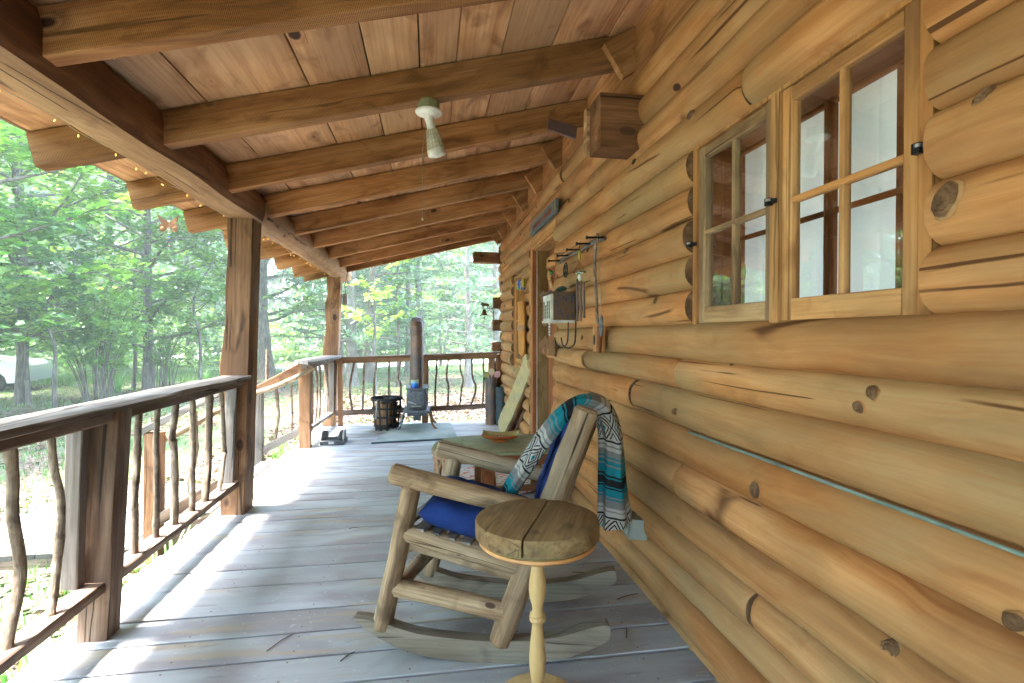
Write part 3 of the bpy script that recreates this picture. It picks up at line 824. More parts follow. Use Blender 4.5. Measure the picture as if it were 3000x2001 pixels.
# ------------------------------------------------------------------ railings
STG = "porch railings with crooked branch balusters"
rail = thing("porch_railing", "near grey railing running from the bottom left corner to the thick post", "railing", (-1.3, 2.2, 0), STG)
beam("rail_cap", (-1.29, .2, .935), (-1.285, 3.795, .932), .19, .026, m_grey, rail, bev=.005, seg=40, rough=.006)
beam("top_rail", (-1.285, .2, .898), (-1.285, 2.29, .896), .10, .046, m_rail, rail, bev=.006, seg=20, rough=.004)
beam("top_rail", (-1.283, 2.405, .896), (-1.283, 3.785, .894), .10, .046, m_rail, rail, bev=.006, seg=16, rough=.004)
beam("bottom_rail", (-1.315, .2, .215), (-1.315, 2.30, .216), .085, .042, m_rail, rail, bev=.005, seg=20, rough=.004)
beam("bottom_rail", (-1.315, 2.40, .216), (-1.315, 3.785, .212), .085, .042, m_rail, rail, bev=.005, seg=16, rough=.004)
beam("rail_post", (-1.328, 2.352, 0), (-1.272, 2.352, .92), .112, .098, m_rail, rail, up=(0, 1, 0), bev=.005, seg=14, rough=.004)
beam("nailer", (-1.372, 2.272, .238), (-1.345, 2.272, .872), .058, .05, m_grey, rail, up=(0, 1, 0), seg=8)
beam("nailer", (-1.33, 3.755, .235), (-1.30, 3.755, .872), .07, .04, m_grey, rail, up=(0, 1, 0), seg=8)
beam("nailer", (-1.32, 2.43, .238), (-1.29, 2.43, .872), .05, .035, m_rail, rail, up=(0, 1, 0), seg=8)
near = [([(1.863, .226), (1.885, .316), (1.929, .443), (1.9, .627), (1.892, .751), (1.882, .88)], .0195), ([(2.054, .226), (2.086, .344), (2.114, .607), (2.085, .752), (2.071, .88)], .0155),
        ([(2.589, .230), (2.606, .518), (2.622, .722), (2.637, .885)], .0175), ([(2.78, .23), (2.787, .428), (2.783, .652), (2.808, .885)], .0155),
        ([(2.962, .23), (2.974, .45), (2.961, .652), (2.945, .701), (2.997, .885)], .021), ([(3.17, .23), (3.181, .521), (3.196, .885)], .0175),
        ([(3.348, .23), (3.396, .471), (3.414, .885)], .023), ([(3.547, .23), (3.633, .435), (3.647, .489), (3.59, .885)], .0155),
        ([(1.62, .23), (1.60, .5), (1.65, .88)], .017), ([(1.4, .23), (1.44, .5), (1.38, .88)], .018), ([(1.1, .23), (1.12, .5), (1.12, .88)], .017), ([(.8, .23), (.83, .5), (.84, .88)], .017)]
def wig(pts, a, fixed=True):
    P = catmull([Vector(p) for p in pts], 10)
    return [p + Vector((mnoise.noise(p * 7) * a, mnoise.noise(p * 7 + V(9, 0, 0)) * a, 0)) if 0 < i < 10 else p for i, p in enumerate(P)]
def stick(pts, r, parent, taper=.9, a=.006):
    r *= .93
    o = pole("baluster", wig(pts, a), r, m_stick, parent, ns=10, seg=18, lump=.10, taper=r * taper, knobs=1, round_ends=False)
    return o
for pts, r in near:
    stick([(-1.312, y, z) for y, z in pts], r, rail)
gr = thing("porch_railing", "short railing between the stair opening and the far corner post", "railing", (-1.3, 6.5, 0), STG)
prism("rail_cap", [(-1.40, 5.80), (-1.20, 5.52), (-1.13, 5.72), (-1.12, 6.9), (-1.15, 7.25), (-1.35, 7.25), (-1.40, 6.6)], .028, m_grey, gr, axes((0, 0, .932), (1, 0, 0), (0, 1, 0), (0, 0, 1)))
beam("top_rail", (-1.29, 5.85, .888), (-1.29, 7.25, .888), .09, .055, m_grey, gr, seg=10)
beam("bottom_rail", (-1.30, 6.0, .205), (-1.30, 7.25, .175), .08, .04, m_grey, gr, seg=10)
beam("rail_post", (-1.325, 5.955, 0), (-1.322, 5.955, .905), .115, .10, m_post, gr, up=(0, 1, 0), seg=10)
beam("nailer", (-1.28, 7.23, .19), (-1.27, 7.23, .86), .07, .04, m_grey, gr, up=(0, 1, 0), seg=6)
for pts in ([(6.308, .22), (6.441, .576), (6.363, .865)], [(6.519, .206), (6.615, .559), (6.577, .865)], [(6.744, .195), (6.996, .617), (6.854, .865)], [(6.986, .19), (7.096, .509), (7.001, .865)], [(6.15, .22), (6.18, .5), (6.14, .865)]):
    stick([(-1.3, y, z) for y, z in pts], .017, gr)
fr = thing("porch_railing", "far railing across the end of the porch behind the stove", "railing", (-.1, 7.25, 0), STG)
beam("rail_cap", (-1.235, 7.27, .912), (1.03, 7.27, .972), .12, .018, m_rail, fr, seg=12)
beam("top_rail", (-1.235, 7.27, .868), (.93, 7.27, .927), .045, .066, m_post, fr, seg=12)
beam("bottom_rail", (-1.235, 7.27, .175), (.90, 7.27, .232), .045, .07, m_rail, fr, seg=12)
beam("rail_post", (-.06, 7.34, -.03), (-.05, 7.34, .90), .085, .085, m_post, fr, up=(0, 1, 0), seg=8)
beam("rail_post", (.86, 7.33, -.03), (.86, 7.33, .92), .08, .08, m_post, fr, up=(0, 1, 0), seg=8)
beam("rail_post", (.975, 7.27, -.03), (.975, 7.27, .94), .10, .10, m_post, fr, up=(0, 1, 0), seg=8)
beam("rail_post", (-1.17, 7.27, .0), (-1.17, 7.27, .88), .06, .05, m_post, fr, up=(0, 1, 0), seg=8)
far = [([(-1.02, .20), (-1.05, .5), (-.99, .86)], .018), ([(-.886, .215), (-.868, .66), (-.856, .86)], .017), ([(-.738, .22), (-.732, .6), (-.697, .86)], .016), ([(-.545, .22), (-.537, .87)], .015), ([(-.389, .23), (-.383, .536), (-.418, .642), (-.377, .87)], .017), ([(-.262, .22), (-.25, .652), (-.25, .88)], .015),
       ([(.082, .235), (.082, .469), (.107, .89)], .016), ([(.247, .24), (.26, .502), (.236, .646), (.26, .89)], .016), ([(.412, .24), (.438, .464), (.462, .607), (.421, .74), (.421, .89)], .014), ([(.567, .245), (.636, .484), (.588, .642), (.582, .89)], .016), ([(.726, .245), (.745, .471), (.745, .688), (.739, .89)], .015)]
for pts, r in far:
    stick([(x, 7.27, z) for x, z in pts], r, fr)
# stairs
st1 = thing("stair_railing", "stair handrail with end post beside the thick porch post", "railing", (-1.7, 4.15, -.3), "handrails of the porch steps")
beam("stair_rail", (-1.36, 4.15, .875), (-2.06, 4.15, .515), .09, .045, m_grey, st1, seg=8)
beam("stair_rail", (-1.38, 4.15, .20), (-1.97, 4.15, -.14), .045, .08, m_rail, st1, seg=6)
beam("end_post", (-1.985, 4.17, -.42), (-1.97, 4.17, .51), .10, .10, m_post, st1, up=(0, 1, 0), seg=8)
pole("handrail", [(-1.40, 4.23, .73), (-1.60, 4.235, .63), (-1.84, 4.23, .49), (-2.02, 4.23, .41)], .024, m_chair, st1, seg=12)
stick([(-1.70, 4.15, .02), (-1.73, 4.15, .12), (-1.69, 4.15, .35), (-1.69, 4.15, .66)], .019, st1)
st2 = thing("stair_railing", "stair handrail with a peeled pole beside the stair opening post", "railing", (-1.7, 5.94, -.3), "handrails of the porch steps")
beam("stair_rail", (-1.37, 5.95, .868), (-1.86, 5.95, .60), .04, .09, m_post, st2, seg=8)
beam("stair_rail", (-1.38, 5.95, .185), (-1.84, 5.95, -.06), .045, .08, m_grey, st2, seg=6)
beam("end_post", (-1.80, 5.95, -.42), (-1.795, 5.95, .62), .085, .09, m_grey, st2, up=(0, 1, 0), seg=8)
pole("handrail", [(-1.20, 5.86, .875), (-1.40, 5.855, .765), (-1.62, 5.85, .665), (-1.80, 5.85, .60), (-1.86, 5.85, .48)], .026, m_chair, st2, seg=20, lump=.1)
stick([(-1.47, 5.95, .12), (-1.46, 5.95, .4), (-1.47, 5.95, .82)], .014, st2)
stick([(-1.64, 5.95, .05), (-1.60, 5.95, .4), (-1.64, 5.95, .72)], .02, st2)
stick([(-1.725, 5.98, .62), (-1.72, 5.98, .85), (-1.715, 5.98, 1.06)], .02, st2)
steps = thing("porch_steps", "grey plank steps and walkway leading off the left side of the porch", "steps", (-2.2, 5.1, -.45))
for k, (x0, x1, z) in enumerate(((-1.62, -1.48, -.12), (-1.76, -1.63, -.12), (-1.91, -1.78, -.25), (-2.05, -1.92, -.25))):
    box("tread", (x0, 4.25, z - .035), (x1 - .006, 5.88, z), m_grey, steps, seg=6)
for y in (4.26, 5.84):
    beam("stringer", (-1.47, y, -.15), (-2.1, y, -.45), .04, .18, m_rail, steps)
for k in range(10):
    x = -2.08 - k * .142
    box("tread", (x - .134, 4.22, -.385), (x, 5.95, -.35), m_walk, steps, seg=6)
box("stringer", (-3.5, 4.225, -.47), (-2.08, 4.265, -.386), m_rail, steps, seg=4)
box("stringer", (-3.5, 5.9, -.47), (-2.08, 5.94, -.386), m_rail, steps, seg=4)
# ------------------------------------------------------------------ rocking chair
CO = Vector((.20, 1.955, 0)); cth = math.radians(-12)
cd_ = Vector((math.cos(cth), math.sin(cth), 0)); cn_ = Vector((-math.sin(cth), math.cos(cth), 0)); CW = .452
def C_(u, v, z): return CO + cd_ * (u + .088 * v / CW) + cn_ * v + Vector((0, 0, z))
ch = thing("rocking_chair", "rustic peeled log rocking chair with blue cushions", "chair", CO)
def rocker(v):
    prof = [(-.49, .150, .004), (-.44, .112, .036), (-.37, .070, .062), (-.25, .026, .072), (-.077, .003, .077), (.095, 0, .078), (.267, .020, .078), (.39, .062, .074), (.455, .095, .056), (.468, .112, .024)]
    bot = catmull([Vector((u, z, 0)) for u, z, h in prof], 40)
    hs = catmull([Vector((h, 0, 0)) for u, z, h in prof], 40)
    poly = [(p.x, p.y) for p in bot] + [(bot[i].x - .0, bot[i].y + max(.004, hs[i].x)) for i in range(40, -1, -1)]
    # local z along the chair depth would break the grain, so build with its own frame: z = along
    w = .052
    vs, fs = [], []
    n = len(bot)
    for s_ in (-1, 1):
        for i in range(n): vs.append((s_ * w / 2, bot[i].y, bot[i].x))
        for i in range(n): vs.append((s_ * w / 2, bot[i].y + max(.004, hs[i].x * 1.08), bot[i].x))
    # bevelled quads
    for i in range(n - 1):
        a, b = i, i + 1; t = n
        fs += [(a, b, b + t, a + t), (2 * t + b, 2 * t + a, 3 * t + a, 3 * t + b), (a + t, b + t, 3 * t + b, 3 * t + a), (b, a, 2 * t + a, 2 * t + b)]
    fs += [(0, n, 3 * n, 2 * n), (n - 1, 3 * n - 1, 4 * n - 1, 2 * n - 1)]
    M = axes(C_(0, v, 0), -cn_, (0, 0, 1), cd_)
    o = mk("rocker", mesh("rocker", vs, fs, ang=30), m_rocker, ch, M)
for v in (0, CW):
    rocker(v)
    pole("leg", [C_(-.39, v, .105), C_(-.330, v, .37), C_(-.272, v, .650)], .037, m_chair, ch, ns=14, seg=16, lump=.10)
    pole("back_post", [C_(.058, v, .062), C_(.165, v, .36), C_(.385, v, .948)], .042, m_chair, ch, ns=16, seg=26, lump=.09, taper=.046)
    pole("armrest", [C_(-.352, v, .698), C_(-.05, v, .624), C_(.245, v, .553)], .040, m_chair, ch, ns=14, seg=20, lump=.12, taper=.035)
    pole("seat_rail", [C_(-.305, v, .474), C_(-.06, v, .407), C_(.17, v, .345)], .034, m_chair, ch, ns=14, seg=16, lump=.1)
    beam("seat_rail", C_(-.285, v + .012, .425), C_(.15, v + .012, .305), .035, .035, m_chair, ch, seg=6)
    pole("stretcher", [C_(-.345, v, .268), C_(-.14, v, .228), C_(.072, v, .182)], .036, m_chair, ch, ns=12, seg=12, lump=.1, round_ends=False)
pole("stretcher", [C_(-.355, .02, .24), C_(-.350, CW / 2, .25), C_(-.355, CW - .02, .25)], .031, m_chair, ch, ns=12, seg=12, lump=.12)
pole("stretcher", [C_(.085, .02, .20), C_(.085, CW - .02, .20)], .028, m_chair, ch, ns=12, seg=12, lump=.12)
pole("stretcher", [C_(-.29, 0, .42), C_(-.29, CW, .42)], .028, m_chair, ch, ns=12, seg=12, lump=.12)
for k in range(8):
    u = -.30 + k * .058; z = .505 - .282 * (u + .305) + rnd.uniform(-.003, .003)
    beam("seat_slat", C_(u, -.015, z), C_(u, CW + .015, z), .048, .014, m_grey, ch, seg=6, rough=.002)
for k in range(5):
    t = .28 + k * .15
    u, z = .165 + (.385 - .165) * t, .36 + (.948 - .36) * t
    beam("back_slat", C_(u, 0, z), C_(u, CW, z), .05, .014, m_grey, ch, up=(1, 0, -.36), seg=6)
def cushion(name, O, X, Y, w, h, th, tufts, label=None, N=26, depth=.045):
    O, X, Y = Vector(O), Vector(X).normalized(), Vector(Y).normalized()
    Z = X.cross(Y)
    vs, fs = [], []
    for side in (1, -1):
        for j in range(N + 1):
            for i in range(N + 1):
                a, b = i / N * 2 - 1, j / N * 2 - 1
                e = (max(0, 1 - abs(a) ** 6) ** .5) * (max(0, 1 - abs(b) ** 6) ** .5)
                z = th * e
                for (ta, tb) in tufts:
                    d = math.hypot((a - ta) * w, (b - tb) * h) / .05
                    z -= depth * math.exp(-d * d) * (1 if side > 0 else .3)
                    ang = math.atan2((b - tb) * h, (a - ta) * w)
                    z -= .008 * math.exp(-(d / 3) ** 2) * (1 - math.exp(-d * d)) * (1 + math.cos(ang * 6 + 1))
                z += (.008 * mnoise.noise(Vector((a * 4, b * 4, side + 3))) + .005 * mnoise.noise(Vector((a * 9 + b * 3, b * 4, side)))) * e
                pin = 1 - .05 * (1 - abs(b) ** 2) * abs(a) ** 3
                pin2 = 1 - .05 * (1 - abs(a) ** 2) * abs(b) ** 3
                vs.append((a * w / 2 * pin, b * h / 2 * pin2, side * max(z, .001 if side > 0 else .001)))
    n1 = (N + 1) ** 2
    for j in range(N):
        for i in range(N):
            a = j * (N + 1) + i
            fs.append((a, a + 1, a + N + 2, a + N + 1))
            fs.append((n1 + a + 1, n1 + a, n1 + a + N + 1, n1 + a + N + 2))
    rim = [i for i in range(N)] + [j * (N + 1) + N for j in range(N)] + [N * (N + 1) + N - i for i in range(N)] + [(N - j) * (N + 1) for j in range(N)]
    for k in range(len(rim)):
        a, b = rim[k], rim[(k + 1) % len(rim)]
        fs.append((b, a, n1 + a, n1 + b))
    me = mesh(name, vs, fs, ang=80)
    return mk(name, me, m_blue, ch if label is None else None, axes(O, X, Y, Z))
su = Vector((cd_.x, cd_.y, -.285)).normalized()
cushion("seat_cushion", C_(-.062, CW / 2 - .005, .487), su, cn_, .47, .47, .060, [(-.36, -.36), (.36, -.36), (-.36, .36), (.36, .36), (0, 0)], N=40, depth=.065)
bu = Vector((cd_.x * .35, cd_.y * .35, .94)).normalized()
cushion("back_cushion", C_(.238, CW / 2, .700), cn_, bu, .41, .46, .036, [(-.4, -.4), (.4, -.4), (-.4, .4), (.4, .4)], depth=.03)
# ------------------------------------------------------------------ blanket
def blanket():
    # centre path (u, z), half widths: hu in the plane of the chair side, hv across; v centre
    path = [(.030, .53, .024, .05, .13), (.060, .59, .036, .07, .14), (.122, .69, .041, .085, .15), (.195, .80, .043, .10, .17), (.275, .895, .044, .115, .19), (.355, .938, .044, .125, .22), (.425, .905, .048, .125, .24),
            (.455, .82, .054, .12, .25), (.462, .73, .060, .12, .25), (.464, .64, .066, .12, .25), (.468, .55, .073, .12, .25), (.472, .48, .080, .12, .25), (.474, .445, .083, .12, .25)]
    N = 110
    P = catmull([Vector((q[0], q[1], q[4])) for q in path], N)
    Q = catmull([Vector((q[2], q[3], 0)) for q in path], N)
    vs, uvs, fs = [], [], []
    NS, L = 56, 0
    for i in range(N + 1):
        if i: L += (P[i] - P[i - 1]).length
        t = P[min(i + 1, N)] - P[max(i - 1, 0)]
        t.z = 0; t.normalize()
        nn = Vector((-t.y, t.x))
        for j in range(NS + 1):
            a = 2 * PI * j / NS
            fold = 1 + .10 * math.sin(a * 3 + i * .045 + 1) + .07 * math.sin(a * 7 + i * .02) + .05 * mnoise.noise(Vector((math.cos(a) * 2, math.sin(a) * 2, i * .07)))
            ca, sa = math.cos(a), math.sin(a)
            hu, hv = .84 * Q[i].x * fold * math.copysign(abs(ca) ** .8, ca), .88 * Q[i].y * fold * math.copysign(abs(sa) ** .8, sa)
            vs.append(C_(P[i].x + nn.x * hu, P[i].z + hv, P[i].y + nn.y * hu))
            uvs.append((L + .018 + .012 * math.sin(a * 2), j / NS * 2 * (Q[i].x + Q[i].y) * 1.35))
    M1 = NS + 1
    for i in range(N):
        for j in range(NS):
            a = i * M1 + j
            fs.append((a, a + 1, a + M1 + 1, a + M1))
    fs.append(tuple(reversed(range(NS)))); fs.append(tuple(range(N * M1, N * M1 + NS)))
    me = mesh("blanket", vs, fs, ang=70)
    ul = me.uv_layers.new(name="UVMap")
    for lp in me.loops: ul.data[lp.index].uv = uvs[lp.vertex_index]
    o = mk("blanket", me, m_blanket)
    tag(o, "teal, grey and black striped woven blanket draped over the rocking chair back", "blanket")
    fv, ff = [], []
    def fr(b, e):
        k = len(fv); fv.extend([b, b + Vector((.0014, .0014, .0005)), e]); ff.append((k, k + 1, k + 2))
    for _ in range(260):
        j = rnd.randrange(NS); b = vs[N * M1 + j]
        fr(b, b + Vector((rnd.uniform(-.006, .006), rnd.uniform(-.006, .006), -rnd.uniform(.004, .018))))
    for _ in range(1500):
        b = vs[rnd.randrange(len(vs))]
        fr(b, b + Vector((rnd.gauss(0, 1), rnd.gauss(0, 1), rnd.gauss(0, 1))).normalized() * rnd.uniform(.003, .009))
    mk("fringe", mesh("fringe", fv, ff, False), m_cord, o)['kind'] = 'stuff'
blanket()
# ------------------------------------------------------------------ round pedestal table
rt = thing("pedestal_table", "small round slab top table on a turned pale pedestal in front of the chair", "table", (.351, 1.69, 0))
def half_disc(sign):
    R_, cx, gap = .203, .350, .0035
    cy = 1.69
    ang0 = math.radians(66)          # direction of the split
    dx, dy = math.cos(ang0), math.sin(ang0)
    px, py = -dy * sign, dx * sign
    pts = []
    a0 = math.atan2(dy, dx)
    N = 40
    for i in range(N + 1):
        a = a0 + sign * PI * i / N
        r = R_ * (1 + .012 * mnoise.noise(Vector((math.cos(a) * 2, math.sin(a) * 2, 0))))
        q = Vector((r * math.cos(a), r * math.sin(a)))
        d = q.x * px + q.y * py
        if d < gap: q += Vector((px, py)) * (gap - d)
        pts.append((q.x, q.y))
    if sign < 0: pts.reverse()
    # wood grain along the split: local z = split direction, so map polygon into (x=perp, z=along), y = up
    vs, fs = [], []
    n = len(pts)
    lv = [(.563, -.006), (.567, 0), (.611, 0), (.617, -.0025), (.619, -.007)]
    for z, b in lv:
        for (x, y) in pts:
            d = Vector((x, y)); l_ = d.length
            d = d * ((l_ + b) / l_) if l_ > .05 else d
            al = d.x * dx + d.y * dy; pe = d.x * (-dy) + d.y * dx
            vs.append((pe, z + (.0012 * mnoise.noise(Vector((x * 9, y * 9, 0))) if z > .605 else 0), al))
    for i in range(len(lv) - 1):
        for j in range(n):
            a, b = i * n + j, i * n + (j + 1) % n
            fs.append((a, b, b + n, a + n))
    fs.append(tuple(reversed(range(n)))); fs.append(tuple(range((len(lv) - 1) * n, len(lv) * n)))
    M = axes((cx, cy, 0), (-dy, dx, 0), (0, 0, 1), (dx, dy, 0))
    mk("top_half", mesh("top_half", vs, fs, ang=40), m_top, rt, M)
half_disc(1); half_disc(-1)
lathe("felt_disc", [(.0, .540), (.185, .540), (.188, .548), (0, .548)], m_green, rt, loc=(.35, 1.69, .015), ns=48)
lathe("apron_ring", [(0, .516), (.15, .516), (.180, .520), (.192, .530), (.190, .538), (.176, .541), (0, .541)], m_turn_or, rt, loc=(.35, 1.69, .015), ns=48)
lathe("pedestal", [(.017, .02), (.021, .035), (.019, .05), (.020, .055), (.024, .068), (.019, .078), (.0225, .088), (.0265, .12), (.0275, .155), (.0245, .20), (.019, .25), (.017, .268), (.019, .272), (.027, .279), (.028, .288), (.0245, .293), (.0265, .299), (.020, .305), (.017, .312), (.0185, .33), (.0255, .352), (.029, .378), (.027, .41), (.0215, .445), (.019, .47), (.02, .532)], m_turn, rt, loc=(.351, 1.69, .0), ns=28)
lathe("base", [(0, 0), (.132, 0), (.137, .006), (.137, .014), (.130, .02), (.03, .023), (0, .023)], m_turn, rt, loc=(.351, 1.69, 0), ns=44)
# ------------------------------------------------------------------ green topped tables behind
tb = thing("side_table", "dark oak end table with green painted top, ashtray on it", "table", (.62, 3.75, 0))
def rounded(x0, y0, x1, y1, r, n=6):
    out = []
    for cx, cy, a in ((x1 - r, y1 - r, 0), (x0 + r, y1 - r, 90), (x0 + r, y0 + r, 180), (x1 - r, y0 + r, 270)):
        for k in range(n + 1):
            t = math.radians(a + 90 * k / n)
            out.append((cx + r * math.cos(t), cy + r * math.sin(t)))
    return out
prism("tabletop", rounded(.24, 3.42, .93, 4.06, .07), .018, m_green, tb, Matrix.Translation(V(0, 0, .431)), bev=.003)
box("apron", (.30, 3.47, .34), (.88, 3.50, .42), m_oak, tb)
box("apron", (.30, 3.98, .34), (.88, 4.01, .42), m_oak, tb)
box("apron", (.30, 3.50, .34), (.33, 3.98, .42), m_oak, tb)
box("apron", (.85, 3.50, .34), (.88, 3.98, .42), m_oak, tb)
for x in (.34, .78):
    box("leg", (x, 3.44, 0), (x + .085, 3.475, .40), m_oak, tb)
    box("leg", (x, 4.0, 0), (x + .085, 4.035, .40), m_oak, tb)
    prism("bracket", [(-.05, .10), (.05, .10), (.042, 0), (-.042, 0)], .012, m_oak, tb, axes((x + .042, 3.432, .30), (1, 0, 0), (0, 0, 1), (0, -1, 0)))
    lathe("bolt", [(.009, 0), (.009, .004), (.004, .007), (0, .007)], m_iron, tb, M=axes((x + .02, 3.425, .36), (1, 0, 0), (0, 0, 1), (0, -1, 0)), ns=12)
box("stretcher", (.30, 3.60, .09), (.34, 3.95, .13), m_oak, tb)
box("stretcher", (.36, 3.72, .09), (.84, 3.76, .13), m_oak, tb)
tw = thing("rattan_table", "low oval rattan table with green top showing left of the oak table", "table", (.20, 3.72, 0))
lathe("tabletop", [(0, .402), (.20, .402), (.215, .405), (.215, .412), (.205, .416), (0, .416)], m_green, tw, loc=(.235, 3.80, 0), ns=40, sy=1.75)
m_ratt = plain("rattan", (.34, .19, .10), .5, sc=30)
lathe("rim", [(.207, .37), (.218, .375), (.222, .388), (.218, .40), (.207, .402)], m_ratt, tw, loc=(.235, 3.80, 0), ns=40, sy=1.75)
for sx_, y in ((.04, 3.90), (.06, 3.62), (.10, 3.50), (.42, 3.5), (.42, 4.1)):
    pole("leg", [(sx_, y, 0), (sx_ + .01, y, .15), (sx_ - .005, y, .39)], .015, m_ratt, tw, ns=10, seg=12, lump=.2)
    lathe("binding", [(.019, .30), (.021, .305), (.019, .31), (.021, .315), (.019, .32), (.021, .325), (.019, .33)], m_ratt, tw, loc=(sx_ + .003, y, 0), ns=12)
for a, b in (((.05, 3.88, .10), (.08, 3.55, .36)), ((.08, 3.55, .10), (.05, 3.86, .36)), ((.05, 3.92, .2), (.09, 4.05, .37)), ((.09, 3.5, .12), (.40, 3.5, .12)), ((.05, 3.9, .12), (.09, 3.5, .12))):
    pole("stretcher", [a, b], .010, m_ratt, tw, ns=8, seg=6, lump=.1)
tag(lathe("braided_mat", [(0, .0), (.40, .0), (.44, .004), (.44, .012), (.43, .02), (0, .02)], m_rug, None, loc=(.52, 4.35, .002), ns=56, sx=1.1), "round white and red braided mat on the deck behind the tables", "rug")
# ashtray dish
ds = thing("ashtray", "orange glazed square ashtray with raised centre ridge on green table", "ashtray", (.515, 3.82, .44))
def dish():
    vs, fs = [], []
    N = 16
    for layer in (0, 1):
        for j in range(N + 1):
            for i in range(N + 1):
                a, b = i / N * 2 - 1, j / N * 2 - 1
                m_ = max(abs(a), abs(b))
                z = .030 * m_ ** 3 + .014 * (abs(a) * abs(b)) ** 1.5
                vs.append((a * .135, b * .10, z + (.006 if layer == 0 else 0)))
    n1 = (N + 1) ** 2
    for j in range(N):
        for i in range(N):
            a = j * (N + 1) + i
            fs.append((a, a + 1, a + N + 2, a + N + 1)); fs.append((n1 + a + 1, n1 + a, n1 + a + N + 1, n1 + a + N + 2))
    rim = [i for i in range(N)] + [j * (N + 1) + N for j in range(N)] + [N * (N + 1) + N - i for i in range(N)] + [(N - j) * (N + 1) for j in range(N)]
    for k in range(len(rim)):
        a, b = rim[k], rim[(k + 1) % len(rim)]
        fs.append((b, a, n1 + a, n1 + b))
    me = mesh("tray", vs, fs, ang=50)
    me.materials.append(m_dishin); me.materials.append(m_dish)
    for p in me.polygons:
        if p.index >= 2 * N * N or p.index % 2 == 1: me.polygons[p.index].material_index = 1
    M = Matrix.Translation(V(.515, 3.82, .452)) @ Matrix.Rotation(math.radians(-10), 4, 'Z')
    mk("tray", me, m_dish, ds, M)
    mk("foot", mesh("foot", *boxd((-.055, -.045, -.012), (.055, .045, .002)), smooth=False), m_dish, ds, M)
    mk("ridge", mesh("ridge", *boxd((-.07, -.018, .004), (.07, .018, .022)), smooth=False), m_tan, ds, M)
    for k in range(5):
        lathe("rest_hole", [(0, .0), (.007, 0), (.008, .003), (.005, .004), (0, .002)], m_rust, ds, M=M @ Matrix.Translation(V(-.048 + .024 * k, 0, .022)), ns=10)
dish()
# ------------------------------------------------------------------ stove, pipe, pot
sv = thing("wood_stove", "small black cast iron stove on curved legs with tall rusty pipe", "stove", (-.16, 7.0, 0))
def rot_prism_body(name, w0, w1, d, z0, z1, cx, cy, mat):
    prof = []
    N = 12
    vs, fs = [], []
    for i in range(N + 1):
        t = i / N
        k = 1 + .09 * math.sin(PI * t)
        z = z0 + (z1 - z0) * t
        for (x, y) in rounded(-w0 / 2 * k, -d / 2 * k, w0 / 2 * k, d / 2 * k, .03, 4): vs.append((x, y, z))
    m = len(vs) // (N + 1)
    for i in range(N):
        for j in range(m):
            a, b = i * m + j, i * m + (j + 1) % m
            fs.append((a, b, b + m, a + m))
    fs.append(tuple(reversed(range(m)))); fs.append(tuple(range(N * m, N * m + m)))
    return mk(name, mesh(name, vs, fs, ang=40), mat, sv, Matrix.Translation(V(cx, cy, 0)))
rot_prism_body("firebox", .245, .245, .40, .262, .515, -.158, 7.02, m_iron)
prism("top_plate", rounded(-.295, 6.80, -.022, 7.25, .015), .018, m_iron, sv, Matrix.Translation(V(0, 0, .527)), bev=.004)
prism("hearth_plate", rounded(-.325, 6.70, .005, 7.25, .03), .028, m_iron, sv, Matrix.Translation(V(0, 0, .247)), bev=.006)
prism("ash_pan", rounded(-.285, 6.84, -.03, 7.18, .03), .05, m_iron, sv, Matrix.Translation(V(0, 0, .20)), bev=.012)
box("leg_stub", (-.205, 6.98, .09), (-.11, 7.06, .175), m_iron, sv)
prism("door_frame", rounded(-.105, -.105, .095, .11, .03), .022, m_iron, sv, axes((-.155, 6.795, .388), (1, 0, 0), (0, 0, 1), (0, -1, 0)), bev=.006)
dr = prism("stove_door", rounded(-.082, -.09, .075, .078, .02), .02, m_iron, sv, axes((-.155, 6.785, .388), (1, 0, 0), (0, 0, 1), (0, -1, 0)), bev=.005)
text_mesh("cast_lettering", "HEARTH", .03, m_iron, dr, axes((-.158, 6.7745, .415), (1, 0, 0), (0, 0, 1), (0, -1, 0)), .002) if False else None
box("air_slot", (-.225, 6.765, .305), (-.10, 6.775, .32), m_chrome, dr)
pole("door_handle", [(-.26, 6.74, .375), (-.20, 6.735, .352), (-.165, 6.74, .338)], .010, m_chrome, dr, ns=10, seg=10, lump=0, taper=.012)
for z in (.34, .445):
    box("hinge", (-.052, 6.775, z), (-.028, 6.80, z + .018), m_iron, sv)
for sx_, sy_ in ((-1, -1), (1, -1), (-1, 1), (1, 1)):
    cx, cy = -.158 + sx_ * .145, 7.0 + sy_ * .21
    pole("leg", [(cx, cy, .24), (cx + sx_ * .028, cy + sy_ * .01, .19), (cx + sx_ * .045, cy + sy_ * .015, .10), (cx + sx_ * .075, cy + sy_ * .02, .04), (cx + sx_ * .115, cy + sy_ * .03, .012)], .017, m_iron if sx_ < 0 else m_rust, sv, ns=10, seg=16, lump=.1, taper=.014)
pp = thing("stove_pipe", "tall rusty brown stove pipe with elbow rising from the stove", "pipe", (-.16, 6.98, .536))
pz = [(.083, .536), (.083, .60), (.085, .601), (.085, .61), (.083, .611), (.0825, 1.20), (.086, 1.202), (.087, 1.21), (.0835, 1.215), (.0835, 1.27), (.087, 1.272), (.087, 1.278)]
lathe("pipe", pz, m_pipe, pp, loc=(-.16, 6.98, 0), ns=32)
